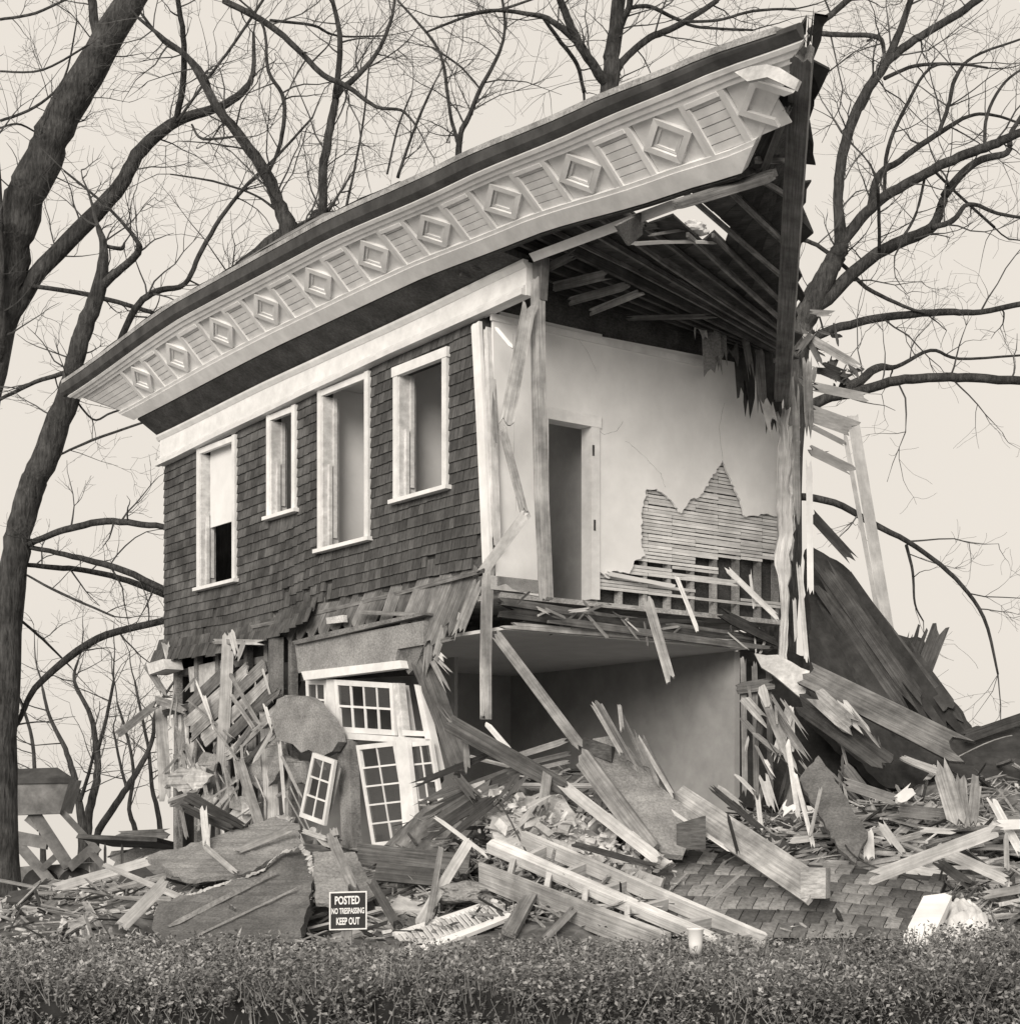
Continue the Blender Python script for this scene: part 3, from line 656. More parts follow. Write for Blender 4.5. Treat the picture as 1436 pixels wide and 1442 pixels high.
for a, b, wd, mm in (((436, 1165), (470, 1200), 10, M_mid), ((452, 1160), (440, 1205), 8, M_old), ((468, 1165), (478, 1205), 12, M_mid), ((425, 1170), (462, 1182), 7, M_lite), ((430, 1190), (480, 1180), 9, M_dark), ((415, 1165), (430, 1200), 8, M_mid)):
    A, B = fp(*a, -.5), fp(*b, -.6); plank('torn_lath', A, B, wd*A.y/FPX, .03, mm, parent=house, j0=.1, j1=.1)
# ------------------------------------------------------------------ boards hanging from the torn end (things of their own)
PK('hanging_board', (746, 425, 18.4), (712, 602, 18.3), 20, .04, M_mid, 'grooved grey board hanging askew inside the torn corner', j1=.08)
PK('hanging_board', (706, 598, 18.3), (738, 722, 18.1), 12, .03, M_mid, 'thin splintered strip dangling above the pale trim length', j0=.2, bend=.05)
PK('hanging_board', (742, 722, 18.1), (680, 805, 18.7), 15, .1, M_trim, 'pale grooved trim length jutting from the corner board', j0=.03)
PK('hanging_board', (697, 460, 18.9), (724, 492, 18.6), 5, .03, M_white, 'short white batten slanting under the frieze end')
PK('hanging_board', (694, 540, 18.9), (700, 640, 18.9), 9, .03, M_old, 'splintered dark strip on the corner board edge', j0=.3, j1=.3)
PK('hanging_board', (910, 838, 19.6), (947, 968, 19.2), 14, .06, M_mid, 'broken stud dangling from the torn upper floor', j1=.15)
PK('hanging_lath', (950, 806, 20.2), (983, 890, 19.8), 6, .02, M_lite, 'pale lath dangling below the plaster ledge', j1=.1)
PK('hanging_lath', (1020, 798, 20.9), (1100, 875, 20.7), 8, .02, M_lite, 'long pale lath slanting across the exposed studs')
PK('hanging_lath', (955, 812, 20.4), (1040, 822, 20.8), 8, .02, M_lite, 'nearly level loose lath over the exposed studs')
PK('hanging_lath', (1055, 800, 21.1), (1062, 858, 20.9), 4, .015, M_lite, 'short upright lath splinter before the exposed studs')
PK('hanging_board', (675, 815, 18.9), (642, 900, 18.6), 15, .03, M_mid, 'broken sheathing board hanging under the corner board', j1=.3)
PK('hanging_board', (1139, 640, 21.7), (1141, 838, 21.6), 9, .03, M_white, 'white casing strip hanging at the end of the plaster wall', j0=.2)
PK('hanging_board', (1124, 790, 21.5), (1136, 935, 21.3), 7, .03, M_lite, 'thin pale stick hanging beside the torn cloth', j1=.1)
PK('hanging_board', (1120, 530, 21.8), (1122, 740, 21.7), 10, .05, M_mid, 'splintered stud end below the hip beam', j0=.3, j1=.2)
PK('hanging_board', (1136, 500, 21.8), (1140, 620, 21.8), 13, .03, M_mid, 'torn grey board curling beside the hip beam', j0=.2, j1=.2, bend=.06)
PK('hanging_board', (1118, 840, 21.4), (1121, 905, 21.4), 5, .02, M_lite, 'short pale stick hanging below the wall end')
def cloth(name, a, b, wd, label, m=M_cloth, seed=1, n=26, fold=.05):
    rr = random.Random(seed); A, B = P(*a), P(*b); vs = []; x = Vector((1, 0, 0)); y = Vector((0, 1, 0)); k = 7
    ed = [[rr.uniform(.55, 1.2) for _ in range(n+1)] for _ in range(2)]
    for i in range(n+1):
        c = A.lerp(B, i/n)+x*.035*noise.noise(Vector((i*.35, seed, 0)))
        tp = 1 if i < n*.6 else 1-.55*(i/n-.6)/.4
        for j in range(k+1):
            u_ = j/k-.5; s = ed[0][i] if u_ < 0 else ed[1][i]
            vs.append(c+x*(u_*wd*s*tp)+y*(fold*math.sin(j*2.2+i*.5+seed)+.02*noise.noise(Vector((i*.5, j*.6, seed)))))
    mb = MB(); f = [(i*(k+1)+j, i*(k+1)+j+1, (i+1)*(k+1)+j+1, (i+1)*(k+1)+j) for i in range(n) for j in range(k)]
    mb.add(vs, f); o = mb.build(name, m, smooth=True, fix=False)
    md = o.modifiers.new('thickness', 'SOLIDIFY'); md.thickness = .008
    return tag(o, label, 'cloth')
cloth('torn_wallpaper', (1103, 575, 21.75), (1103, 937, 21.4), .19, 'long ragged pale strip of wall covering hanging at the plaster wall end', seed=2)
cloth('torn_wallpaper', (1117, 600, 21.8), (1112, 790, 21.7), .16, 'shorter ragged pale strip beside the long hanging strip', seed=5)
for a, b, wd, mm, lb in (((1040, 485, 21.2), (1046, 565, 21.2), 16, M_tar, 'black felt shard hanging first under the rafters'), ((1056, 488, 21.25), (1054, 590, 21.25), 16, M_tar, 'black felt shard hanging second under the rafters'), ((1068, 490, 21.3), (1074, 585, 21.3), 14, M_old, 'grey board shard hanging among the black felt shards'), ((1080, 488, 21.35), (1086, 612, 21.35), 15, M_tar, 'black felt shard with long point among the hanging shards'), ((1092, 500, 21.4), (1094, 590, 21.4), 14, M_tar, 'black felt shard nearest the hip beam'), ((1048, 470, 21.0), (1060, 540, 21.0), 10, M_old, 'grey splinter hanging before the felt shards'), ((1000, 452, 20.9), (1004, 530, 20.9), 26, M_stuc, 'broad grey paper rag hanging from the ceiling edge'), ((1014, 455, 20.95), (1016, 522, 20.95), 16, M_stuc, 'narrow grey paper rag beside the broad paper rag'), ((984, 452, 20.85), (988, 480, 20.85), 18, M_plasd, 'short pale paper rag at the ceiling edge'), ((1030, 480, 21.1), (1034, 520, 21.1), 16, M_old, 'small dark rag between paper rags and felt shards'), ((1078, 560, 21.2), (1092, 618, 21.2), 16, M_trim, 'pale paper shard below the felt shards')):
    PK('hanging_shard', a, b, wd, .02, mm, lb, 'shard', j0=.1, j1=.22, bend=.03)
# debris on the roof remnant seen through the hole
PK('bright_board', (888, 343, 17.3), (1012, 341, 18.0), 10, .03, M_white, 'white broken ceiling board lying across the hole in the roof', nrm=Vector((0, -.5, 1)))
slab('torn_deck_flap', [(868, 318, 16.4), (903, 300, 16.8), (905, 330, 17), (886, 346, 16.8)], .03, M_old, 'torn piece of roof decking beside the roof hole', 'board')
PK('roof_scrap', (905, 320, 17.5), (935, 317, 17.6), 8, .05, M_dark, 'dark scrap of roofing lying at the edge of the roof hole')
PK('roof_scrap', (905, 332, 17.4), (985, 320, 17.8), 4, .02, M_mid, 'thin stick lying over the roof hole')
lump('plaster_clump', P(975, 322, 17.9), .16, .12, .08, M_plasd, 'crumbled plaster heap at the edge of the roof hole', 'plaster', 3, .5)
# behind the hip: broken roof debris and leaning window casing
for a, b, wd, mm, lb in (((1140, 440, 22.3), (1178, 442, 22.3), 9, M_mid, 'grey board end jutting out by the right tree'), ((1130, 470, 22.4), (1215, 520, 22.4), 12, M_mid, 'splintered board above the leaning casing'), ((1125, 480, 22.5), (1170, 500, 22.5), 10, M_old, 'dark splintered stub above the leaning casing'), ((1150, 515, 22.6), (1200, 535, 22.5), 18, M_dark, 'short black timber stub above the leaning casing'), ((1128, 460, 22.4), (1160, 520, 22.4), 8, M_old, 'thin dark splinter beside the hip beam'), ((1120, 500, 22.2), (1150, 460, 22.4), 9, M_old, 'dark crossed splinter beside the hip beam'), ((1140, 722, 22.6), (1206, 794, 22.6), 14, M_dark, 'black pointed board standing off the wall end')):
    PK('roof_wreckage', a, b, wd, .05, mm, lb, j0=.1, j1=.2)
for k in range(16):
    x = R.uniform(1122, 1195); y = R.uniform(455, 545); an = R.gauss(.4, .9); l_ = R.uniform(15, 42)
    PK('roof_wreckage', (x, y, 22.35+.02*k), (x+math.cos(an)*l_, y+math.sin(an)*l_, 22.5+.02*k), R.choice((4, 6, 9, 12)), .025, R.choice((M_dark, M_old, M_old, M_mid, M_tar)), 'small splintered scrap tangled behind the hip beam foot', 'board', 'scraps behind the hip beam', j0=.1, j1=.15)
wc = empty('window_casing', P(1250, 892, 22.4), 'tall pale window casing leaning out behind the torn house end', 'window casing')
plank('side_casing', P(1200, 585, 22.6), P(1251, 890, 22.3), .15, .08, M_pgrey, parent=wc, j0=.03, j1=.05)
plank('side_casing', P(1189, 610, 22.65), P(1240, 888, 22.35), .06, .14, M_pgrey, parent=wc)
plank('head_casing', P(1136, 580, 22.3), P(1206, 605, 22.6), .22, .05, M_pgrey, parent=wc, j0=.1)
plank('cap_moulding', P(1140, 543, 22.3), P(1222, 560, 22.6), .12, .12, M_pgrey, parent=wc, j0=.1)
plank('head_apron', P(1138, 598, 22.3), P(1190, 625, 22.55), .07, .05, M_pgrey, parent=wc)
plank('meeting_rail', P(1138, 632, 22.3), P(1203, 664, 22.55), .13, .06, M_pgrey, parent=wc)
plank('sash_horn', P(1150, 640, 22.4), P(1167, 632, 22.4), .06, .04, M_old, parent=wc)

# ------------------------------------------------------------------ fallen roof and timbers at the right
slab('fallen_roof', [(1140, 768, 22.4), (1187, 795, 22.9), (1235, 858, 23), (1262, 893, 23), (1300, 900, 23), (1308, 950, 23), (1340, 985, 22.8), (1368, 1022, 22.6), (1378, 1110, 21.9), (1250, 1110, 21.5), (1140, 1010, 21.5)], .12, M_tar, 'large black fallen roof section behind the rubble', 'roof section', rough=.05)
slab('charred_wall', [(1335, 1040, 21.5), (1375, 1022, 21.8), (1410, 1022, 21.8), (1480, 1008, 22), (1490, 1130, 20.5), (1340, 1120, 20.5)], .12, M_tar, 'charred black wall section at the edge of the rubble', 'wall section', rough=.06)
FRP = [(1150, 785, 1300, 1000), (1168, 800, 1330, 1040), (1186, 806, 1352, 1040), (1145, 810, 1290, 1020), (1148, 845, 1270, 1030), (1150, 880, 1240, 1020), (1205, 835, 1362, 1035), (1240, 880, 1368, 1050), (1270, 905, 1340, 1000), (1150, 915, 1225, 1010)]
for k, (x0, y0, x1, y1) in enumerate(FRP):
    PK('roof_plank', (x0, y0, 22.35+.02*(k % 3)), (x1, y1, 21.75+.02*(k % 4)), 21, .03, M_tar if k % 3 else M_dark, 'black roof board on the face of the fallen roof', 'board', 'boards of the fallen roof', j0=.3, j1=.4)
PK('charred_board', (1350, 1042, 21.2), (1450, 1008, 21.6), 16, .04, M_dark, 'charred board capping the black wall section')
for a, b, wd in (((1325, 880, 22.6), (1285, 985, 22.3), 24), ((1300, 882, 22.6), (1270, 970, 22.3), 16), ((1285, 890, 22.7), (1262, 960, 22.5), 10)):
    PK('roof_plank', a, b, wd, .03, M_dark, 'charred black plank standing up from the fallen roof', group='planks on the fallen roof', j0=.2)
PK('long_timber', (1132, 948, 20.6), (1368, 1066, 19.2), 38, .08, M_old, 'very long dark timber sloping down from the torn wall end', roll=-14, j0=.1, j1=.35)
slab('plaster_scrap', [(1062, 920, 20.8), (1095, 922, 20.8), (1140, 945, 20.7), (1130, 985, 20.6), (1100, 960, 20.7), (1072, 940, 20.8)], .04, M_plasd, 'pale broken plaster sheet under the long timber', rough=.05)
slab('backing_wreck', [(1040, 905, 22.6), (1140, 925, 22.8), (1215, 1040, 22.2), (1260, 1120, 21.4), (1040, 1140, 22)], .1, M_tar, 'dark fallen wall standing behind the lower room studs', 'wall section', rough=.05)
for x, yy, lb in ((1046, 0, 'rough stud standing right at the lower room wall end'), (1062, 5, 'rough stud standing second out from the lower room wall end'), (1082, 8, 'rough stud standing third out from the lower room wall end')):
    PK('wall_stub', (x, 925+yy, 21.2), (x+3, 1125+yy, 20.8), 8, .06, M_old, lb, group='studs beside the lower room')
PK('wall_stub_rail', (1036, 970, 21.0), (1090, 962, 21), 16, .05, M_old, 'short dark crosspiece nailed over the lower room studs')
for a, b, wd, mm, lb in (((1072, 975, 20.3), (1120, 1090, 19.6), 12, M_mid, 'grey stud leaning below the plaster scrap'), ((1090, 1000, 20.2), (1140, 1075, 19.7), 11, M_old, 'dark lath covered stud leaning below the long timber'), ((1042, 1010, 20.4), (1090, 1060, 20.0), 8, M_old, 'short dark brace at the lower room edge'), ((1145, 975, 20), (1205, 1030, 19.6), 26, M_mid, 'fan of split lath hung under the long timber'), ((1180, 985, 20), (1222, 1035, 19.5), 16, M_lite, 'pale splintered board under the long timber'), ((1120, 985, 20.2), (1255, 1080, 19.6), 30, M_dark, 'broad black board sloping under the long timber')):
    PK('leaning_wreckage', a, b, wd, .04, mm, lb, j0=.12, j1=.2)

rr = random.Random(41)
for k in range(34):                                  # tangle of leaning sticks between the lower room and the long timber
    x = rr.uniform(1040, 1235); y = rr.uniform(960, 1110)+max(0, x-1130)*.35; an = rr.gauss(1.15, .35); l_ = rr.uniform(30, 95); Y = rr.uniform(19.4, 20.6); m_ = rr.choice((M_dark, M_old, M_old, M_mid, M_lite))
    PK('leaning_wreckage', (x, y, Y), (x+math.cos(an)*l_, y+math.sin(an)*l_, Y-.25), rr.choice((4, 5, 7, 10, 14)), .025, m_, {M_dark: 'dark', M_old: 'weathered grey', M_mid: 'light grey', M_lite: 'pale'}[m_]+(' long' if l_ > 60 else ' short')+' stick leaning in the tangle beside the lower room', 'stick', {M_dark: 'dark', M_old: 'weathered', M_mid: 'grey', M_lite: 'pale'}[m_]+(' long' if l_ > 60 else ' short')+' sticks beside the lower room', j0=.1, j1=.2, key=False)
# ------------------------------------------------------------------ rubble heap under the house
CTRL = [P(x, y, Y) for x, y, Y in ((-60, 1290, 19), (40, 1262, 19), (100, 1285, 17), (150, 1262, 17.5), (200, 1245, 18.5), (300, 1195, 20), (400, 1185, 20), (300, 1350, 15.6), (430, 1335, 16.2), (240, 1330, 16.2), (380, 1290, 17.6),
    (500, 1225, 18), (600, 1230, 17.6), (650, 1120, 18.6), (720, 1085, 18.9), (800, 1085, 18.6), (850, 1160, 17.2), (760, 1185, 17), (700, 1255, 16.4), (900, 1250, 16.2), (1000, 1195, 17.4), (1050, 1150, 19),
    (1150, 1165, 18.8), (1250, 1130, 20), (1350, 1095, 21), (1436, 1060, 22), (1250, 1260, 16.8), (1400, 1255, 17), (1520, 1100, 21), (1500, 1290, 16.5), (600, 1310, 15.5), (1000, 1330, 15), (100, 1335, 15), (1300, 1335, 15))]
CTRL += [Vector((x, 13.2, 0)) for x in range(-7, 10, 2)]+[Vector((x, 25.5, .3)) for x in range(-8, 12, 2)]+[Vector((-9, y, 0)) for y in (14, 17, 20, 23)]+[Vector((11, y, .3)) for y in (14, 17, 20, 23)]
CTRL += [HM(L, M, .35) for L in (1, 3, 5, 7) for M in (1, 3)]
def hz(x, y):
    s = w_ = 0
    for c in CTRL:
        d = (c.x-x)**2+(c.y-y)**2+.02; k = 1/d**1.6; s += k*c.z; w_ += k
    return s/w_-.06
def heap():
    nx, ny = 110, 76; vs = []
    for j in range(ny+1):
        for i in range(nx+1):
            x = -8.5+19*i/nx; y = 13.2+12*j/ny; e = min(1, min(i, nx-i, j, ny-j)/5)
            vs.append(Vector((x, y, -.1+e*(.1+hz(x, y)+.10*noise.noise(Vector((x*1.6, y*1.6, 3)))+.06*noise.noise(Vector((x*5, y*5, 9)))))))
    mb = MB(); k = nx+1; mb.add(vs, [(j*k+i, j*k+i+1, (j+1)*k+i+1, (j+1)*k+i) for j in range(ny) for i in range(nx)])
    o = mb.build('rubble_heap', M_rub, origin=Vector((0, 18, 0)), fix=False); tag(o, 'dusty heap of plaster and earth under the fallen boards', 'rubble', kind='stuff')
heap()
# ------------------------------------------------------------------ placed debris: label, ends, width, thickness, material
T = [
 ('fallen_beam', (698, 893, 18.9), (822, 1058, 17.2), 15, .09, M_mid, 'long grey beam leaning from the corner post into the heap', {}),
 ('fallen_beam', (815, 1060, 17.0), (920, 1200, 16.0), 26, .07, M_mid, 'broad grey board continuing below the leaning beam', dict(roll=12)),
 ('fallen_beam', (788, 1103, 16.5), (930, 1213, 15.6), 17, .08, M_lite, 'pale split beam sloping down through the white plaster', dict(j0=.25)),
 ('curved_board', (805, 1188, 15.7), (926, 1222, 15.3), 9, .03, M_dark, 'dark bowed board lying on the white plaster', dict(bend=.06)),
 ('fallen_beam', (950, 1122, 17.2), (1150, 1256, 15.3), 42, .06, M_mid, 'wide stained beam lying across the shingled roof piece', dict(roll=-10, j0=.05, j1=.03)),
 ('pale_plank', (1224, 1238, 15.5), (1402, 1170, 16.2), 17, .06, M_lite, 'long pale plank sloping up across the right rubble', dict(roll=20)),
 ('long_board', (627, 1016, 17.3), (800, 1112, 16.9), 24, .05, M_old, 'long dark board with pale upper edge crossing the heap', dict(roll=30)),
 ('loose_stick', (684, 1018, 17.5), (722, 1062, 17.3), 8, .03, M_lite, 'short pale stick beside the long dark board', {}),
 ('stacked_board', (718, 1068, 18.4), (800, 1042, 18.2), 9, .04, M_mid, 'grey board end lying in the dark room, highest of four', {}),
 ('stacked_board', (730, 1078, 18.3), (805, 1060, 18.1), 7, .04, M_old, 'dark board end lying second in the dark room', {}),
 ('stacked_board', (740, 1086, 18.2), (802, 1072, 18.0), 6, .04, M_mid, 'grey board end lying third in the dark room', {}),
 ('upright_stub', (772, 1082, 17.0), (762, 1146, 16.6), 14, .06, M_mid, 'short upright stud end above the white plaster', {}),
 ('loose_stick', (740, 1138, 16.4), (775, 1118, 16.4), 6, .03, M_lite, 'small pale stick leaning on the upright stud end', {}),
 ('big_panel_board', (502, 1200, 16.9), (662, 1218, 16.6), 27, .04, M_old, 'wide dark cabinet side lying below the french doors', dict(roll=18, j0=.02, j1=.02)),
 ('big_panel_board', (528, 1228, 16.6), (650, 1240, 16.4), 26, .04, M_dark, 'wide darker cabinet board underneath the cabinet side', dict(roll=-20, j0=.02, j1=.05)),
 ('leaning_plank', (588, 1304, 15.2), (662, 1182, 16.2), 15, .04, M_lite, 'pale tapered plank leaning behind the white shutter', dict(j1=.1)),
 ('leaning_plank', (602, 1304, 15.1), (622, 1188, 16.0), 8, .03, M_mid, 'narrow grey plank leaning beside the pale tapered plank', {}),
 ('leaning_plank', (612, 1150, 16.4), (695, 1212, 16.0), 6, .03, M_lite, 'thin pale strip slanting above the pale tapered plank', {}),
 ('leaning_plank', (522, 1240, 16.0), (562, 1308, 15.2), 13, .05, M_dark, 'dark board leaning to the right of the sign', {}),
 ('leaning_post', (466, 1178, 16.8), (500, 1258, 15.9), 15, .10, M_mid, 'rough grey post leaning above the sign', dict(j0=.12)),
 ('pale_beam', (72, 1252, 17.6), (212, 1212, 18.4), 13, .08, M_lite, 'pale beam lying over the rubble near the loader', {}),
 ('pale_plank', (172, 1304, 16.3), (236, 1240, 17.0), 18, .04, M_lite, 'short broad pale plank leaning left of the stucco slab', dict(j0=.02)),
 ('pale_plank', (330, 1200, 18.3), (412, 1166, 18.8), 10, .04, M_mid, 'grey plank lying on the light stucco sheet', {}),
 ('leaning_stick', (286, 1136, 19.0), (291, 1196, 18.5), 10, .04, M_lite, 'short pale post standing before the broken porch roof', {}),
 ('leaning_stick', (286, 1190, 18.2), (335, 1232, 17.5), 8, .03, M_mid, 'thin grey strip lying down the light stucco sheet', {}),
 ('leaning_stick', (120, 1270, 17.0), (150, 1322, 16.4), 9, .04, M_mid, 'short grey stick at the rubble edge near the loader', {}),
 ('leaning_stick', (48, 1250, 17.5), (62, 1290, 17), 5, .03, M_dark, 'thin dark stick stuck in the far left rubble', {}),
 ('fallen_beam', (0, 1320, 16.5), (90, 1262, 17.6), 14, .06, M_mid, 'grey board sloping through the rubble beside the big trunk', {}),
 ('leaning_stick', (60, 1330, 15.8), (128, 1290, 16.4), 12, .05, M_lite, 'pale splintered board low in the rubble near the loader', {}),
 ('leaning_stick', (1118, 1085, 17.6), (1146, 1196, 16.9), 6, .03, M_lite, 'thin pale stick standing before the black panel', {}),
 ('leaning_stick', (1156, 1108, 17.2), (1140, 1180, 16.8), 5, .02, M_mid, 'thin grey stick on the black panel', {}),
 ('leaning_stick', (1108, 1040, 18.6), (1125, 1160, 18.2), 7, .03, M_lite, 'pale stick standing right of the lower room', {}),
 ('split_board', (1322, 1070, 18), (1350, 1165, 17.4), 26, .03, M_mid, 'broad grey pointed board standing in the right rubble', dict(j0=.25)),
 ('split_board', (1352, 1085, 17.9), (1358, 1168, 17.4), 15, .03, M_old, 'dark board standing beside the broad pointed board', dict(j0=.15)),
 ('split_board', (1376, 1092, 17.9), (1368, 1166, 17.4), 15, .03, M_old, 'darker board last of the standing boards', dict(j0=.15)),
 ('pale_stick', (1394, 1122, 17.2), (1440, 1205, 16.6), 12, .03, M_lite, 'pale lath crossing the right rubble steeply', {}),
 ('pale_board', (1400, 1162, 16.6), (1470, 1160, 16.8), 14, .04, M_white, 'white board poking in over the right rubble', dict(j0=.1)),
 ('pale_stick', (1416, 1172, 16.7), (1418, 1232, 16.4), 7, .03, M_mid, 'upright grey stick under the white board', {}),
 ('pale_stick', (1290, 1168, 17.5), (1350, 1172, 17.3), 8, .03, M_lite, 'pale level batten behind the long pale plank', {}),
 ('log_board', (1185, 1102, 18.5), (1270, 1130, 18.2), 16, .1, M_mid, 'splintered round timber above the rubble', dict(j0=.2)),
 ('log_board', (1255, 1140, 18.2), (1345, 1150, 18), 18, .1, M_old, 'dark heavy timber lying behind the long pale plank', dict(j1=.2)),
 ('scrap_board', (1262, 1130, 17.8), (1286, 1110, 18), 16, .04, M_white, 'small white block on the splintered round timber', {}),
 ('scrap_board', (1222, 1168, 17.2), (1224, 1215, 16.9), 15, .04, M_trim, 'small upright trim block behind the long pale plank', {}),
 ('scrap_board', (1238, 1158, 17.2), (1272, 1205, 16.8), 12, .04, M_lite, 'short pale split board behind the long pale plank', dict(j1=.2)),
 ('scrap_board', (1330, 1200, 16.6), (1420, 1240, 16.2), 16, .04, M_lite, 'pale board low in the right rubble', dict(j1=.2)),
 ('scrap_board', (1318, 1212, 16.5), (1370, 1250, 16), 14, .05, M_dark, 'dark board low in the right rubble', {}),
 ('scrap_board', (1380, 1262, 15.8), (1450, 1250, 16), 12, .03, M_mid, 'grey board behind the white sheet', {}),
 ('scrap_board', (1100, 1150, 17.6), (1116, 1130, 17.6), 18, .04, M_white, 'small white box end in the middle rubble', {}),
 ('scrap_board', (1108, 1185, 17.0), (1150, 1180, 17.0), 9, .03, M_lite, 'pale batten below the small white box end', {}),
 ('dark_frame_board', (1000, 1108, 18.2), (1075, 1170, 17.6), 9, .05, M_dark, 'long black edge board of the broken frame', {}),
 ('dark_frame_board', (1010, 1106, 18.2), (1048, 1136, 17.9), 6, .04, M_mid, 'grey inner batten of the broken frame', {}),
 ('dark_frame_board', (1036, 1090, 18.2), (1065, 1120, 18.0), 6, .04, M_lite, 'short pale head of the broken frame', {}),
 ('dark_frame_board', (1066, 1118, 18.0), (1072, 1172, 17.6), 7, .04, M_lite, 'short upright side of the broken frame', {}),
 ('porch_roof_board', (238, 1134, 19.6), (280, 1118, 19.6), 16, .05, M_mid, 'pale end of the broken porch roof', dict(roll=40)),
 ('porch_roof_board', (262, 1120, 19.5), (345, 1165, 19.1), 14, .04, M_dark, 'dark shingled slope of the broken porch roof', dict(roll=30, j1=.2)),
 ('porch_roof_board', (255, 1135, 19.4), (330, 1170, 19.0), 12, .04, M_dark, 'lower dark layer of the broken porch roof', dict(roll=40, j1=.25)),
 ('joist_end', (716, 1316, 14.6), (746, 1264, 15.2), 20, .06, M_old, 'squared dark joist end leaning before the ladder frame', dict(roll=-25, j0=.01, j1=.01)),
 ('joist_end', (764, 1326, 14.5), (812, 1276, 15.0), 11, .05, M_mid, 'grey joist end leaning before the ladder frame', dict(j0=.01)),
 ('iron_strap', (1024, 1146, 16.3), (1040, 1206, 15.9), 5, .01, M_black, 'black iron strap on the wide stained beam', {}),
 ('loose_stick', (1000, 1270, 15.3), (1048, 1225, 15.6), 5, .02, M_mid, 'thin stick lying on the shingled roof piece', {}),
 ('loose_stick', (905, 1115, 16.9), (1030, 1200, 16.0), 5, .02, M_lite, 'thin pale batten along the big plaster panel edge', {}),
]
for nm, a, b, wp, th, mm, lb, kw in T: PK(nm, a, b, wp, th, mm, lb, 'stick' if 'stick' in nm else 'board', **kw)
# lath bundle
for k, (a, b) in enumerate((((832, 988), (880, 1070)), ((838, 985), (890, 1080)), ((845, 992), (900, 1090)), ((872, 993), (876, 1030)), ((872, 1000), (912, 1085)), ((890, 1028), (930, 1110)), ((896, 1035), (950, 1125)), ((900, 1030), (962, 1145)), ((910, 1075), (958, 1140)), ((880, 1050), (940, 1130)))):
    PK('lath_stick', (*a, 17.3), (*b, 16.6+.03*k), 6, .02, M_old if k % 3 else M_mid, 'dark split lath standing in a bundle above the plaster panel', 'stick', 'bundle of split laths', j0=.1, j1=.1)
# slabs and panels
slab('plaster_sheet', [(835, 1040, 17.3), (858, 1036, 17.3), (872, 1052, 17.3), (965, 1140, 16.7), (978, 1160, 16.5), (962, 1205, 16.1), (930, 1200, 16.1), (880, 1130, 16.6), (828, 1062, 17.1)], .06, M_stuc, 'big pale plaster panel sloping down in the middle of the heap', rough=.04)
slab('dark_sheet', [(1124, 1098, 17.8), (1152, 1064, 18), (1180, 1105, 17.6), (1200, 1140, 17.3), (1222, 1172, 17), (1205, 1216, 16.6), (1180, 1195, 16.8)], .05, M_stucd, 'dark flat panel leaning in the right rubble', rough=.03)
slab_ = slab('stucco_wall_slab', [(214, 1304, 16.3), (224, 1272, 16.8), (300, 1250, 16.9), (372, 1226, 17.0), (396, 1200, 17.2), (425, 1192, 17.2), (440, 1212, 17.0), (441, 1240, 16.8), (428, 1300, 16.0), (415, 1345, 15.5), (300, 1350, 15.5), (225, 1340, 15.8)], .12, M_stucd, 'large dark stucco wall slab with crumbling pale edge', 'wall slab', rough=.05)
ed_ = [(218, 1296, 16.45), (222, 1278, 16.75), (262, 1262, 16.87), (300, 1248, 16.92), (340, 1237, 16.96), (372, 1224, 17.02), (384, 1210, 17.1), (398, 1200, 17.2), (425, 1191, 17.2), (437, 1205, 17.05), (441, 1222, 16.95), (441, 1240, 16.8), (435, 1270, 16.4)]
mb = MB(); out_ = []; in_ = []; ctr = P(335, 1290, 16.4)
for a, b in zip(ed_, ed_[1:]):
    for k in range(16):
        t = k/16; p = P(*[a[i]+(b[i]-a[i])*t for i in range(3)])+Vector((R.gauss(0, .006), -.03, R.gauss(0, .006))); d = (ctr-p).normalized()
        out_.append(p-d*R.uniform(.0, .02)+Vector((0, .02, 0))); in_.append(p+d*(.045+.03*noise.noise(Vector((len(in_)*.35, 0, 0)))+R.uniform(-.008, .012))+Vector((0, -.012, 0)))
n_ = len(out_); mb.add(out_+in_+[p+Vector((0, .05, 0)) for p in out_]+[p+Vector((0, .05, 0)) for p in in_], [(i, i+1, n_+i+1, n_+i) for i in range(n_-1)]+[(i, 2*n_+i, 2*n_+i+1, i+1) for i in range(n_-1)]+[(n_+i, n_+i+1, 3*n_+i+1, 3*n_+i) for i in range(n_-1)])
mb.build('broken_edge', M_plasd, slab_, fix=False)
plank('groove_strip', P(236, 1306, 16.15), P(392, 1226, 16.85), .05, .02, M_stuc, parent=slab_, j0=.1, j1=.1, key=False)
plank('groove_strip', P(262, 1325, 15.85), P(420, 1250, 16.5), .02, .02, M_stuc, parent=slab_, j0=.1, j1=.1, key=False)
slab('stucco_sheet', [(203, 1206, 18.3), (262, 1192, 18.7), (388, 1150, 19.6), (420, 1160, 19.4), (424, 1190, 18.6), (340, 1232, 17.8), (262, 1238, 17.7)], .05, M_stuc, 'light grey stucco sheet lying behind the dark slab', 'stucco sheet', rough=.04)
slab('sheathing_panel', [(440, 1200, 17.2), (500, 1200, 17.2), (530, 1260, 16.6), (500, 1275, 16.4), (445, 1272, 16.4)], .04, M_stuc, 'grey board panel standing behind the sign', rough=.02)
slab('white_door_slab', [(1272, 1318, 14.6), (1300, 1262, 15.3), (1330, 1258, 15.3), (1340, 1262, 15.3), (1312, 1322, 14.5)], .12, M_white, 'bright white slab beside the white sheet', 'slab')
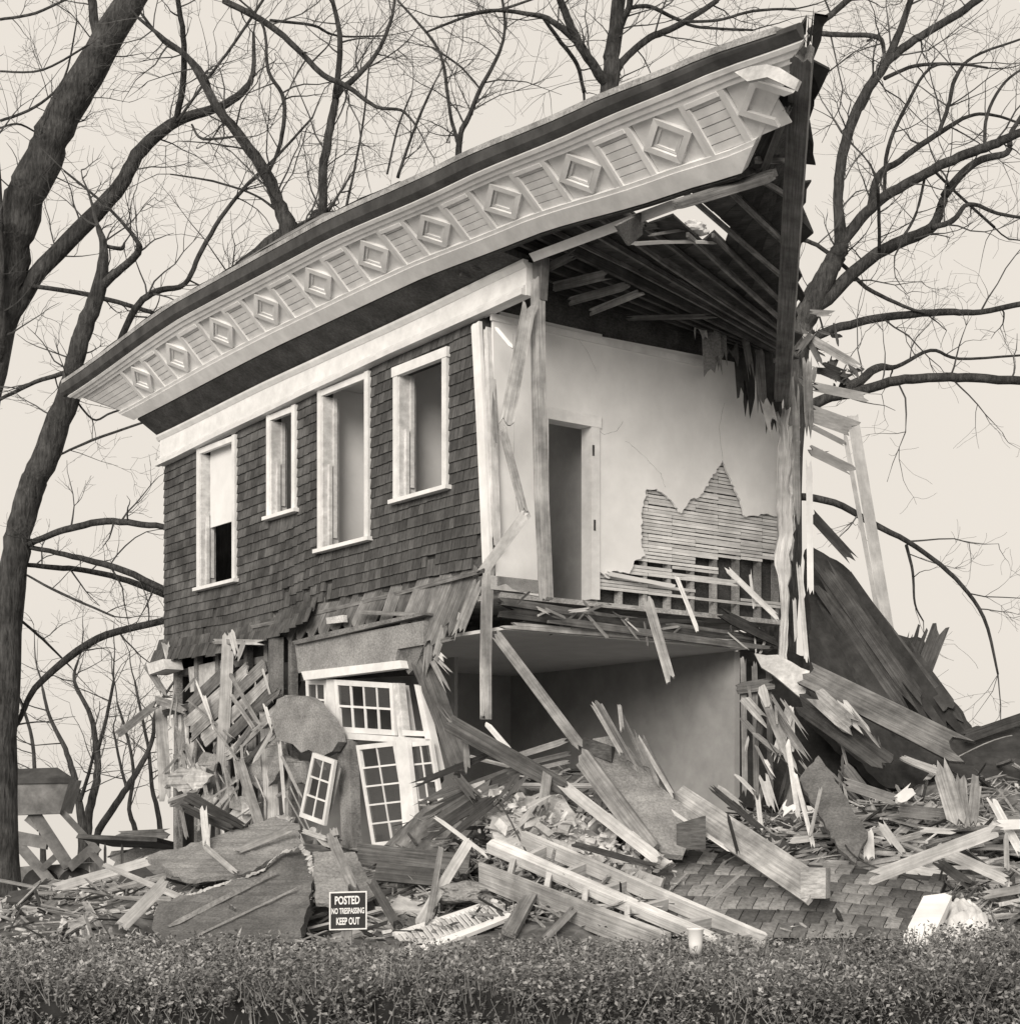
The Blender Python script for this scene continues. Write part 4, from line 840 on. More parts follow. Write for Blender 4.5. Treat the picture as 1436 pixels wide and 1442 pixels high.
def sheet(name, pts, label):                        # crumpled plastic: a draped grid with soft folds
    c4 = [P(*p) for p in pts]; n = 44; mb = MB(); vs = []
    for j in range(n+1):
        for i in range(n+1):
            u_, v_ = i/n, j/n; p = c4[0].lerp(c4[1], u_).lerp(c4[3].lerp(c4[2], u_), v_); e = math.sin(u_*3.14)*math.sin(v_*3.14)
            r_ = 1-abs(noise.noise(Vector((u_*3.4, v_*3.0, 4))))*2; vs.append(p+Vector((.06*noise.noise(Vector((u_*4, v_*4, 1))), -.1*e, .02*e+.11*r_*e**.4+.05*noise.noise(Vector((u_*8, v_*8, 5)))+.02*noise.noise(Vector((u_*20, v_*20, 5))))))
    mb.add(vs, [(j*(n+1)+i, j*(n+1)+i+1, (j+1)*(n+1)+i+1, (j+1)*(n+1)+i) for j in range(n) for i in range(n)])
    o = mb.build(name, M_cloth, smooth=True, fix=False); o.modifiers.new('thickness', 'SOLIDIFY').thickness = .01; return tag(o, label, 'plastic sheet')
sheet('white_sheet', [(1312, 1268, 15.6), (1372, 1276, 15.6), (1412, 1340, 14.8), (1322, 1340, 14.8)], 'crumpled white plastic sheet at the edge of the rubble')
mb = MB(); c = P(971, 1172, 16.3); q = [c+Vector((x, y, 0)) for x, y in ((-.14, -.1), (.14, -.14), (.16, .16), (-.1, .2))]
mb.hexa([p-ZZ*.17 for p in q], [p+ZZ*(.16 if i in (1, 2) else .08) for i, p in enumerate(q)]); tag(mb.build('box_block', M_dark), 'black hollow box end beside the wide stained beam', 'block')
mb = MB(); c = P(842, 1056, 17.1); q = [c+Vector((x, y, 0)) for x, y in ((-.16, .0), (.13, -.1), (.18, .1), (-.1, .18))]
mb.hexa([p-ZZ*(.02 if i in (0, 3) else .13) for i, p in enumerate(q)], [p+ZZ*(.13 if i in (0, 3) else .03) for i, p in enumerate(q)]); tag(mb.build('timber_block', M_dark), 'dark timber block at the foot of the leaning beam', 'block')
mb = MB(); c = P(1140, 1245, 15.4); q = [c+Vector((x, y, 0)) for x, y in ((-.1, -.08), (.12, -.14), (.2, .05), (0, .12))]
mb.hexa([p-ZZ*.13 for p in q], [p+ZZ*.15 for p in q]); tag(mb.build('beam_end_box', M_mid), 'boxed end fixed to the wide stained beam', 'block')
# ladder-like joist frame
lf = empty('timber_ladder', P(880, 1320, 14.7), 'ladder like frame of pale joists and cross blocks lying before the heap', 'joist frame')
A0, A1 = P(690, 1190, 15.9), P(1012, 1328, 14.6); B0, B1 = P(735, 1180, 16.2), P(1080, 1328, 14.9); D0, D1 = P(676, 1218, 15.6), P(945, 1322, 14.4)
up2 = Vector((0, -.55, 1))
plank('rail', A0, A1, 18*15.2/FPX, .10, M_lite, parent=lf, nrm=up2, j0=.02, j1=.02)
plank('rail', B0, B1, 7*15.5/FPX, .16, M_lite, parent=lf, nrm=up2, j0=.02)
plank('rail', D0-ZZ*.09, D1-ZZ*.09, .055, .26, M_mid, parent=lf, nrm=up2, j0=.01)
for t in (.1, .27, .44, .61, .78, .93): plank('cross_block', A0.lerp(A1, t+.05)-ZZ*.04, B0.lerp(B1, t)-ZZ*.04, .05, .12, M_lite, parent=lf, nrm=up2, j0=0, j1=0, key=False)
for t in (.16, .36, .56, .78): plank('cross_block', D0.lerp(D1, t)-ZZ*.06, A0.lerp(A1, t*.82-.02)-ZZ*.06, .05, .12, M_lite, parent=lf, nrm=up2, j0=0, j1=0, key=False)
# white louvred shutter
sh = empty('louvred_shutter', P(630, 1320, 14.8), 'white louvred shutter lying at the heap edge right of the sign', 'shutter')
a0, a1, b0, b1 = P(555, 1318, 15.0), P(700, 1270, 15.6), P(575, 1345, 14.5), P(720, 1290, 15.0)
plank('rail', a0, a1, .07, .04, M_white, parent=sh, nrm=up2, j0=.01, j1=.02); plank('rail', b0, b1, .08, .04, M_white, parent=sh, nrm=up2, j0=.01, j1=.02)
for k in range(21):
    t = .03+k*.047; plank('slat', a0.lerp(a1, t), b0.lerp(b1, t), .052, .012, M_white, parent=sh, nrm=up2+Vector((.5, 0, 0)), j0=0, j1=0, key=False)
# shingled roof piece
def roofpiece():
    # corners: far-left, far-right, near-right, near-left on the sloping sheet
    c00, c10, c11, c01 = P(905, 1200, 16.8), P(1335, 1240, 16.6), P(1290, 1345, 14.9), P(830, 1345, 14.9)
    f = lambda u, v: c00.lerp(c10, u).lerp(c01.lerp(c11, u), v)+ZZ*(.06*math.sin(u*3.1)*math.sin(v*3)+.012*noise.noise(Vector((u*5, v*5, 0))))
    root = empty('shingled_roof_piece', f(.5, .9)-ZZ*.1, 'flat fallen roof piece covered in checkered grey shingles', 'roof section')
    mb = MB(); n = 14; vs = [f(i/n, j/n)+ZZ*.03 for j in range(n+1) for i in range(n+1)]; k = n+1
    fs = [(j*k+i, j*k+i+1, (j+1)*k+i+1, (j+1)*k+i) for j in range(n) for i in range(n)]
    mb.add(vs, fs); mb.add([v-ZZ*.06 for v in vs], [tuple(reversed(q)) for q in fs]); mb.build('roof_boards', M_dark, root, fix=False)
    nc, nr = 20, 8
    for r in range(nr):
        off = .5*(r % 2)
        for c in range(nc+1):
            u0, u1 = (c-off)/nc+.0015, (c+1-off)/nc-.0015; v0, v1 = r/nr, (r+1)/nr+.035
            u0, u1 = max(0, u0), min(1, u1)
            if u1-u0 < .01 or v1 > 1.03: continue
            if r == 0 and R.random() < .3: continue
            l0, l1 = .006+R.uniform(0, .004), .022+R.uniform(0, .008)
            cs = [f(u0, v0)+ZZ*(.05+l0*.2), f(u1, v0)+ZZ*(.05+l0*.2), f(u1, v1)+ZZ*(.05+l1*.4), f(u0, v1)+ZZ*(.05+l1*.4)]
            mb = MB(); mb.hexa(cs, [p+ZZ*(l0 if i < 2 else l1) for i, p in enumerate(cs)]); mb.build('shingle', M_roofs, root, fix=False)
    for u in (.0, .25, .5, .75, 1): KEY.append((f(u, 0), f(u, 1), .9))
roofpiece()
# ------------------------------------------------------------------ dark slats thrown before the doors
for a, b, wp, mm in (((572, 1110, 17.2), (690, 1062, 17.6), 9, M_dark), ((598, 1132, 17), (745, 1078, 17.4), 14, M_old), ((592, 1150, 16.9), (720, 1092, 17.2), 16, M_dark), ((580, 1140, 16.9), (640, 1105, 17.2), 8, M_old), ((588, 1168, 16.7), (700, 1102, 17.1), 18, M_old), ((600, 1178, 16.6), (690, 1118, 16.9), 17, M_dark), ((625, 1182, 16.5), (705, 1120, 16.8), 16, M_dark), ((655, 1025, 17.6), (658, 1090, 17.3), 9, M_old), ((645, 1030, 17.6), (630, 1010, 17.6), 5, M_mid), ((690, 1150, 16.6), (640, 1090, 17), 14, M_dark), ((700, 1140, 16.7), (735, 1090, 17), 18, M_dark)):
    PK('roof_splinter', a, b, wp, .025, mm, 'dark splintered roof slat thrown before the french doors', 'slat', 'dark slats before the doors', j0=.3, j1=.1)
# ------------------------------------------------------------------ loose filler boards on the heap
KS = []
for a, b, wd in KEY:
    for k in range(13):
        p = a.lerp(b, k/12); KS.append((*proj(p), p.y, max(wd*FPX/p.y*.5, 6)))
grid = {}
for x, y, Y, r in KS: grid.setdefault((int(x//40), int(y//40)), []).append((x, y, Y, r))
def blocked(p):
    x, y = proj(p); gx, gy = int(x//40), int(y//40)
    for i in (-1, 0, 1):
        for j in (-1, 0, 1):
            for (kx, ky, KY, r) in grid.get((gx+i, gy+j), ()):
                if (kx-x)**2+(ky-y)**2 < (r+5)**2 and p.y < KY+.05: return True
    return False
ANCH = [(490, 1285, 'the warning sign'), (330, 1290, 'the dark stucco slab'), (320, 1200, 'the light stucco sheet'), (550, 1150, 'the french doors'), (640, 1310, 'the white shutter'), (850, 1280, 'the timber ladder'), (1100, 1290, 'the shingled roof piece'), (1050, 1190, 'the wide stained beam'), (1170, 1140, 'the dark leaning sheet'), (1310, 1205, 'the long pale plank'), (1350, 1290, 'the white plastic sheet'), (1280, 1040, 'the fallen black roof'), (1350, 1120, 'the standing pointed boards'), (80, 1230, 'the loader'), (20, 1290, 'the big trunk'), (760, 1000, 'the leaning grey beam'), (900, 1130, 'the plaster sheet'), (770, 1170, 'the white plaster bank'), (960, 1010, 'the lower room'), (290, 1140, 'the broken porch roof'), (660, 1130, 'the dark roof splinters'), (580, 1225, 'the cabinet side'), (1110, 1080, 'the lower room studs'), (1420, 1070, 'the charred wall'), (150, 1290, 'the short broad pale plank'), (1425, 1200, 'the white board end'), (1240, 1190, 'the small trim block')]
FL = {'d': (M_dark, 'dark splintered board lying loose in the rubble heap', 'dark loose boards'), 'o': (M_old, 'weathered grey board lying loose in the rubble heap', 'weathered loose boards'), 'm': (M_mid, 'light grey board lying loose in the rubble heap', 'light grey loose boards'), 'l': (M_lite, 'pale freshly split board lying loose in the rubble heap', 'pale loose boards')}
rr = random.Random(21); cnt = 0; tries = 0; made = {k: 0 for k in FL}
while cnt < 295 and tries < 14000:
    tries += 1
    px = rr.uniform(-20, 1470); zone = rr.random()
    if zone < .55: px = rr.uniform(1040, 1470)
    x0 = (px-CX)/FPX; Y = rr.uniform(14.6, 21.5 if px > 1040 or px < 240 else 18.6); X = x0*Y; z = hz(X, Y)+rr.uniform(.02, .14 if px < 1040 else .3)
    L, M, _ = LM(Vector((X, Y, 0)))
    if M > -.3 and L > .2: continue
    if proj(Vector((X, Y, z)))[1] > 1322 and rr.random() < .9: continue
    ln = rr.choice((.35, .5, .6, .8, 1.1, 1.5)) if px < 1040 else rr.choice((.7, 1.0, 1.3, 1.7)); an = rr.gauss(0, .8)+(math.pi/2 if rr.random() < .25 else 0); ti = rr.gauss(0, .28)
    d = Vector((math.cos(an)*math.cos(ti), math.sin(an)*math.cos(ti), math.sin(ti)))
    a = Vector((X, Y, z))-d*ln/2; b = a+d*ln
    for e in (a, b): e.z = max(e.z, hz(e.x, e.y)-.05)
    if any(blocked(a.lerp(b, t)) for t in (0, .2, .4, .6, .8, 1)): continue
    k = rr.choice('oommmlll' if px > 240 else 'ommmlll'); mm, lb, gp = FL[k]
    if made[k] > 280: continue
    made[k] += 1; cnt += 1
    cxp, cyp = proj((a+b)/2); an_ = min(ANCH, key=lambda q: (q[0]-cxp)**2+(q[1]-cyp)**2)[2]
    wd_ = rr.choice((.03, .05, .07, .10, .15)); lb = ('short ' if ln < .55 else 'middling ' if ln < 1 else 'long ')+('narrow ' if wd_ < .06 else 'broad ' if wd_ > .09 else '')+('level ' if abs(ti) < .12 else 'tilted ' if abs(ti) < .35 else 'steep ')+{'d': 'dark splintered', 'o': 'weathered grey', 'm': 'light grey', 'l': 'pale freshly split'}[k]+' board lying loose near '+an_; gp = lb.replace('board lying', 'boards lying')
    plank('loose_board', a, b, wd_, rr.choice((.012, .02, .025, .04)), mm, lb, 'board', gp, nrm=Vector((rr.gauss(0, .4), rr.gauss(-.4, .4), 1)), j0=rr.choice((.02, .1, .25)), j1=rr.choice((.02, .1, .25)), key=False)
# angular broken sheets of plaster, stucco and felt between the boards
fr_n = 0; tries = 0
while fr_n < 60 and tries < 4000:
    tries += 1; px = rr.choice((rr.uniform(-10, 460), rr.uniform(1040, 1450), rr.uniform(1040, 1450), rr.uniform(540, 900))); Y = rr.uniform(15, 19.5 if px > 1040 or px < 240 else 17.6); X = (px-CX)/FPX*Y; c_ = Vector((X, Y, hz(X, Y)+rr.uniform(.05, .16)))
    L, M, _ = LM(c_)
    if (M > -.3 and L > .2) or proj(c_)[1] > 1318 or blocked(c_): continue
    r_ = rr.uniform(.08, .27); q_ = Matrix.Rotation(rr.uniform(0, 6.3), 3, 'Z') @ Matrix.Rotation(rr.gauss(.7, .4), 3, 'X'); n_ = rr.choice((4, 5, 5, 6)); th_ = rr.uniform(.015, .05); a0 = rr.random()*6
    # tip the sheet towards the viewer
    q_ = Matrix.Rotation(rr.gauss(0, .5), 3, 'Z') @ Matrix.Rotation(rr.uniform(.2, 1.1), 3, 'X') @ Matrix.Rotation(rr.uniform(0, 6.3), 3, 'Z')
    po = [c_+q_ @ Vector((r_*rr.uniform(.5, 1.35)*math.cos(a0+6.283*a/n_), r_*rr.uniform(.5, 1.1)*math.sin(a0+6.283*a/n_), 0)) for a in range(n_)]
    k = rr.choice('ppssffb'); mm, nm_ = {'p': (M_plasd, 'pale plaster'), 's': (M_stuc, 'grey stucco'), 'f': (M_tar, 'black felt'), 'b': (M_stucd, 'dark stucco')}[k]
    mb = MB(); mb.prism(po, q_ @ Vector((0, 0, -th_))); o = mb.build('wall_fragment', mm)
    cxp, cyp = proj(c_); an_ = min(ANCH, key=lambda q: (q[0]-cxp)**2+(q[1]-cyp)**2)[2]
    lb = ('small' if r_ < .15 else 'large')+' angular '+nm_+' fragment lying near '+an_; tag(o, lb, 'fragment', lb.replace('fragment', 'fragments')); fr_n += 1
# small chips of plaster, wood and lath
def chips(name, num, m, szs, area, label, cat, seed, long_=True):
    rr = random.Random(seed); mb = MB(); k = 0
    while k < num:
        ax0, ax1, y0, y1 = rr.choice(area); Y = rr.uniform(y0, y1); X = (rr.uniform(ax0, ax1)-CX)/FPX*Y; p = Vector((X, Y, hz(X, Y)+rr.uniform(0, .1)))
        L, M, _ = LM(p); pj = proj(p)
        if M > -.2 and L > 0: k += .02; continue
        if 900 < pj[0] < 1310 and pj[1] > 1212 and rr.random() < .93: k += .02; continue
        s = rr.uniform(*szs); q = Matrix.Rotation(rr.uniform(0, 6.3), 3, 'Z') @ Matrix.Rotation(rr.gauss(0, .5), 3, 'X') @ Matrix.Rotation(rr.gauss(0, .4), 3, 'Y')
        l, w_, h = (s*rr.uniform(2, 8), s*rr.uniform(.12, .5), s*rr.uniform(.08, .25)) if long_ else (s*rr.uniform(1, 2.5), s*rr.uniform(.3, .9), s*rr.uniform(.2, .6)); c8 = []
        for zz in (-1, 1):
            for sx, sy in ((-1, -1), (1, -1), (1, 1), (-1, 1)): c8.append(p+q @ Vector((sx*l/2*rr.uniform(.6, 1.1), sy*w_/2*rr.uniform(.5, 1.1), zz*h/2)))
        mb.hexa(c8[:4], c8[4:]); k += 1
    o = mb.build(name, m, fix=False); tag(o, label, cat, kind='stuff')
AL = [(-40, 1470, 15, 19), (1040, 1470, 15, 20.5), (1040, 1470, 15, 19), (600, 950, 15, 18)]
chips('wood_splinters', 3300, M_mid, (.03, .12), AL, 'countless grey wood splinters strewn over the heap', 'splinters', 1)
chips('dark_splinters', 1800, M_dark, (.03, .14), AL, 'countless dark wood scraps strewn over the heap', 'splinters', 2)
chips('plaster_chips', 2000, M_plasd, (.02, .07), [(-40, 460, 14.8, 18.5), (540, 940, 15, 17.6), (1040, 1470, 15, 19)], 'countless pale plaster chips strewn over the heap', 'plaster chips', 3, False)
# white crumbled plaster in the middle of the heap
def spill():
    rr = random.Random(17); mb = MB(); n_ = 0
    slab('plaster_spill', [(690, 1165, 16.9), (730, 1120, 17.2), (790, 1118, 17.1), (830, 1165, 16.7), (900, 1215, 16.2), (930, 1250, 15.9), (870, 1262, 15.8), (780, 1220, 16.1), (700, 1190, 16.6)], .1, M_plasd, 'bank of crumbled white plaster in the middle of the heap', 'plaster', rough=.05)
    while n_ < 620:
        u_ = rr.random(); px = 690+u_*225+rr.gauss(0, 18); py = 1140+u_*100+rr.gauss(0, 26)
        if py < 1100: continue
        p = P(px, py, 16.95-u_*1.1-(py-1140-u_*100)*.004); s_ = rr.uniform(.015, .06)*(1 if rr.random() < .85 else 3)
        q = Matrix.Rotation(rr.uniform(0, 6.3), 3, 'Z') @ Matrix.Rotation(rr.gauss(.4, .6), 3, 'X') @ Matrix.Rotation(rr.gauss(0, .6), 3, 'Y'); c8 = []
        l, w_, h = s_*rr.uniform(1, 2.4), s_*rr.uniform(.5, 1.3), s_*rr.uniform(.15, .6)
        for zz in (-1, 1):
            for sx, sy in ((-1, -1), (1, -1), (1, 1), (-1, 1)): c8.append(p+q @ Vector((sx*l/2*rr.uniform(.5, 1.1), sy*w_/2*rr.uniform(.5, 1.1), zz*h/2)))
        mb.hexa(c8[:4], c8[4:]); n_ += 1
    tag(mb.build('plaster_shards', M_plasd, fix=False), 'countless white plaster shards on the plaster bank', 'plaster shards', kind='stuff')
spill()
lump('mortar_lump', P(650, 1258, 15.7), .3, .24, .1, M_stuc, 'gritty grey mortar lump behind the pale tapered plank', 'mortar', 3.1, .35, 4)
chips('lath_litter', 1800, M_lite, (.03, .1), [(640, 960, 15.2, 17.6), (1040, 1470, 15, 18.5)], 'countless pale lath ends strewn in the heap', 'lath', 9)

# loose wires
for k, (pts, lb) in enumerate(((((1345, 1068, 19.6), (1375, 1052, 19.5), (1400, 1040, 19.5), (1425, 1036, 19.6)), 'thin pale wire curving before the charred wall'), (((700, 1125, 16.6), (725, 1160, 16.4), (735, 1200, 16.2), (760, 1225, 16)), 'thin dark wire curling over the white plaster bank'), (((1080, 1040, 19.2), (1095, 1075, 19), (1130, 1085, 18.8), (1150, 1120, 18.6)), 'thin wire looping beside the lower room studs'), (((1190, 1190, 16.8), (1215, 1230, 16.4), (1260, 1222, 16.3), (1300, 1245, 16)), 'thin wire trailing over the shingled roof piece'))):
    P4 = [P(*p) for p in pts]; pp = []
    for i in range(25):
        t = i/24; pp.append(P4[0]*(1-t)**3+P4[1]*3*t*(1-t)**2+P4[2]*3*t*t*(1-t)+P4[3]*t**3)
    mb = MB(); mb.tube(pp, [.008]*25, 5); tag(mb.build('loose_wire', M_mid if k == 0 else M_gut, smooth=True), lb, 'wire')
# ------------------------------------------------------------------ trees
def cat(pts, n=5):
    out = []; q = [pts[0]]+pts+[pts[-1]]
    for i in range(1, len(q)-2):
        for k in range(n):
            t = k/n; a, b, c, d = q[i-1], q[i], q[i+1], q[i+2]
            out.append(.5*((2*b)+(c-a)*t+(2*a-5*b+4*c-d)*t*t+(3*b-a-3*c+d)*t**3))
    return out+[pts[-1]]
def twig(mb, p, d, ln, r, lvl, rr, sides=4, budget=None):
    n = 6; pts = [p.copy()]; dd = d.normalized()
    for i in range(n):
        dd = (dd+Vector((rr.gauss(0, .16), rr.gauss(0, .16), rr.gauss(.03, .15)))).normalized(); pts.append(pts[-1]+dd*ln/n)
    mb.tube(pts, [max(r*(1-.75*i/n), .0026) for i in range(n+1)], 4 if r > .015 else 3, cap=False)
    if lvl > 0:
        for k in range(rr.choice((2, 3, 4))):
            i = rr.randint(1, n); q = pts[i]; dr = (pts[i]-pts[i-1]).normalized()
            s = Vector((rr.gauss(0, 1), rr.gauss(0, .8), rr.gauss(.15, .8))); s = (s-dr*s.dot(dr)).normalized()
            twig(mb, q, dr*rr.uniform(.5, 1)+s*rr.uniform(.5, 1), ln*rr.uniform(.4, .65), max(r*.42, .003), lvl-1, rr)
def tree(name, label, Y, trunk, limbs, seed, dens=1.0, tl=1.4, lvl=2, group=None, upto=None):
    """trunk and limbs: lists of (px, py, width px[, depth offset])"""
    rr = random.Random(seed); base = P(trunk[0][0], trunk[0][1], Y); root = empty(name, Vector((base.x, base.y, min(base.z, 0) if base.z > 0 else base.z)), label, 'tree', group)
    def path(l, dy):
        pts = []; rad = []
        n = len(l)
        for i, q in enumerate(l):
            yy = Y+dy*(i/max(1, n-1))+(q[3] if len(q) > 3 else 0); pts.append(P(q[0], q[1], yy)); rad.append(q[2]*yy/FPX/2)
        fine = cat(pts); k = (len(fine)-1)/(n-1); rf_ = []
        for i in range(len(fine)):
            j = min(int(i/k), n-2); f = i/k-j; rf_.append(rad[j]+(rad[j+1]-rad[j])*f)
        for i in range(1, len(fine)-1): fine[i] = fine[i]+Vector((rr.gauss(0, .07), rr.gauss(0, .07), rr.gauss(0, .07)))*rf_[i]
        return fine, rf_
    mb = MB(); a, r = path(trunk, 0); mb.tube(a, r, 12); mb.build('trunk', M_bark, root, smooth=True)
    tw = MB()
    for l in [trunk]+limbs:
        dy = rr.uniform(-1.5, 1.5)
        if l is not trunk:
            a, r = path(l, dy); big = MB(); big.tube(a, r, 7); big.build('limb', M_bark, root, smooth=True, fix=False)
        ln = sum((q-p).length for p, q in zip(a, a[1:]))
        for k in range(int(ln*1.35*dens)+2):
            i = rr.randint(1, len(a)-1)
            if l is trunk and i < len(a)*.35: continue
            dr = (a[i]-a[i-1]).normalized(); s = Vector((rr.gauss(0, 1), rr.gauss(0, .7), rr.gauss(.1, .9))); s = (s-dr*s.dot(dr)).normalized()
            rad = min(r[i]*.42, .018); twig(tw, a[i], dr*rr.uniform(.3, 1)+s, tl*rr.uniform(.5, 1.3), max(rad, .006), lvl, rr)
        e = a[-1]; twig(tw, e, e-a[-2], tl, max(r[-1]*.8, .006), lvl, rr)
    tw.build('crown', M_twig, root, fix=False)
    return root
tree('old_tree', 'thick dark bare tree forking beside the upper left eaves', 31, [(-75, 1280, 90), (-60, 900, 66), (-35, 600, 58), (0, 430, 56), (22, 320, 56), (60, 225, 52), (100, 145, 47), (140, 75, 43), (190, -10, 38), (240, -90, 30)],
     [[(2, 470, 30), (50, 392, 24), (125, 310, 24), (170, 260, 21), (200, 210, 19), (250, 170, 15), (310, 150, 12), (345, 125, 10), (357, 97, 7), (357, 45, 4)], [(248, 172, 9), (258, 110, 9), (258, 50, 8), (248, -10, 7)], [(140, 75, 16), (135, 40, 14), (128, -10, 12)], [(-30, 560, 20), (0, 500, 12), (2, 440, 12), (-3, 250, 10), (-10, 200, 8)],
      [(40, 402, 6), (125, 415, 7), (215, 440, 6)], [(300, 150, 7), (290, 110, 6), (265, 80, 6), (230, 58, 5), (200, 20, 4)], [(0, 170, 4), (50, 150, 4), (90, 110, 3), (108, 30, 2)], [(0, 100, 3), (60, 98, 3), (125, 62, 3)], [(0, 27, 4), (50, 18, 4), (100, -5, 3)], [(0, 180, 3), (30, 175, 3), (70, 200, 2)]], 1, .9, 1.3)
tree('leaning_tree', 'tall leaning bare tree standing just beyond the far end of the house', 29, [(4, 1275, 48), (6, 1080, 40), (14, 850, 40), (30, 740, 37), (50, 675, 37), (74, 620, 37), (100, 545, 33), (104, 510, 26), (120, 460, 25), (140, 405, 21), (146, 350, 12), (138, 318, 7)],
     [[(142, 402, 14), (170, 378, 11), (195, 355, 10), (190, 335, 6), (150, 290, 4), (90, 240, 3)], [(38, 768, 9), (60, 758, 9), (100, 744, 10), (150, 734, 10), (200, 738, 9), (245, 744, 8)], [(36, 770, 7), (70, 776, 7), (125, 789, 9), (175, 804, 10), (240, 834, 10)], [(34, 795, 6), (80, 799, 8), (125, 804, 8), (180, 818, 9), (245, 842, 11)],
      [(12, 1040, 5), (27, 1014, 7), (50, 969, 9), (100, 924, 11), (150, 894, 11), (240, 872, 10)], [(90, 525, 7), (50, 538, 6), (0, 562, 5), (-20, 570, 4)], [(38, 810, 3), (85, 835, 4), (160, 868, 3)], [(95, 545, 3), (130, 590, 3), (160, 580, 3), (230, 560, 2)], [(85, 640, 3), (130, 620, 4), (215, 590, 3)], [(25, 870, 4), (60, 900, 4), (100, 940, 2)], [(145, 345, 5), (170, 350, 6), (175, 342, 3)]], 2, .9, 1.1)
tree('roof_tree', 'spreading bare tree rising behind the middle of the roof', 30, [(380, 1200, 60), (390, 700, 46), (400, 420, 34), (406, 325, 26), (392, 285, 19), (372, 240, 17), (338, 192, 15), (305, 150, 12), (268, 85, 9), (232, 55, 6), (195, 25, 4)],
     [[(405, 335, 20), (430, 325, 12), (445, 300, 10), (452, 310, 9)], [(420, 330, 14), (452, 306, 13), (455, 240, 13), (465, 180, 12), (476, 132, 10), (500, 110, 8), (530, 75, 6), (550, 30, 5), (557, -10, 4)], [(472, 138, 9), (479, 60, 8), (468, 0, 6), (460, -30, 5)], [(315, 0, 9), (380, 35, 9), (425, 75, 8), (455, 105, 8), (490, 122, 7), (530, 150, 5), (565, 155, 4), (585, 175, 3)],
      [(165, 490, 9), (190, 435, 10), (220, 410, 9), (260, 400, 7), (280, 360, 7), (310, 308, 6), (350, 258, 5), (390, 220, 4), (440, 165, 3)], [(380, 240, 4), (395, 200, 6), (400, 140, 6), (378, 100, 5), (372, 40, 4), (350, 10, 4)], [(380, 28, 4), (440, 35, 4), (475, 50, 3), (540, 50, 2)], [(300, 420, 28), (380, 345, 22), (420, 320, 16)], [(250, 170, 4), (300, 100, 4), (330, 60, 4), (370, 0, 4)], [(270, 175, 3), (285, 195, 4), (330, 192, 3)], [(480, 330, 4), (490, 280, 4), (510, 180, 3), (520, 90, 2)], [(400, 305, 5), (360, 275, 3), (300, 255, 3), (240, 245, 2)]], 3, 1.3, 1.7)
tree('thin_tree', 'slender bare tree showing above the roof middle', 32, [(640, 900, 24), (644, 400, 14), (646, 210, 9), (660, 165, 7), (676, 125, 6), (700, 80, 5), (711, 40, 4), (706, -10, 4)],
     [[(646, 205, 6), (634, 160, 5), (626, 100, 5), (618, 72, 4), (600, 45, 4), (560, 0, 3)], [(560, 250, 5), (575, 205, 4), (590, 165, 4), (610, 120, 3)], [(676, 125, 3), (650, 95, 3), (618, 72, 3)], [(545, 245, 3), (560, 180, 3), (580, 130, 2)], [(600, 45, 3), (660, 22, 4), (705, 13, 4), (760, -5, 3)]], 4, 1.2, 1.6)
tree('forked_tree', 'bare forked tree rising over the roof near the torn end', 32, [(850, 900, 50), (855, 300, 34), (858, 122, 26), (863, 70, 22), (871, 0, 19), (875, -40, 17)],
     [[(857, 122, 18), (838, 95, 14), (812, 56, 13), (795, 15, 11), (782, -20, 9)], [(812, 58, 9), (785, 35, 9), (760, 22, 7), (700, 14, 5), (640, 22, 3)], [(866, 100, 13), (884, 78, 10), (915, 52, 10), (950, 38, 9), (1010, 0, 7)], [(872, 40, 10), (885, 10, 9), (889, -20, 8)], [(888, 10, 6), (915, 9, 6), (950, 25, 5), (985, 38, 4), (1060, 42, 3)], [(765, 25, 5), (790, 60, 6), (812, 90, 6), (822, 130, 5)], [(960, 30, 4), (1010, 28, 4), (1060, 15, 4), (1120, 12, 3)], [(858, 118, 4), (830, 75, 3), (822, 62, 3)]], 5, .9, 1.6)
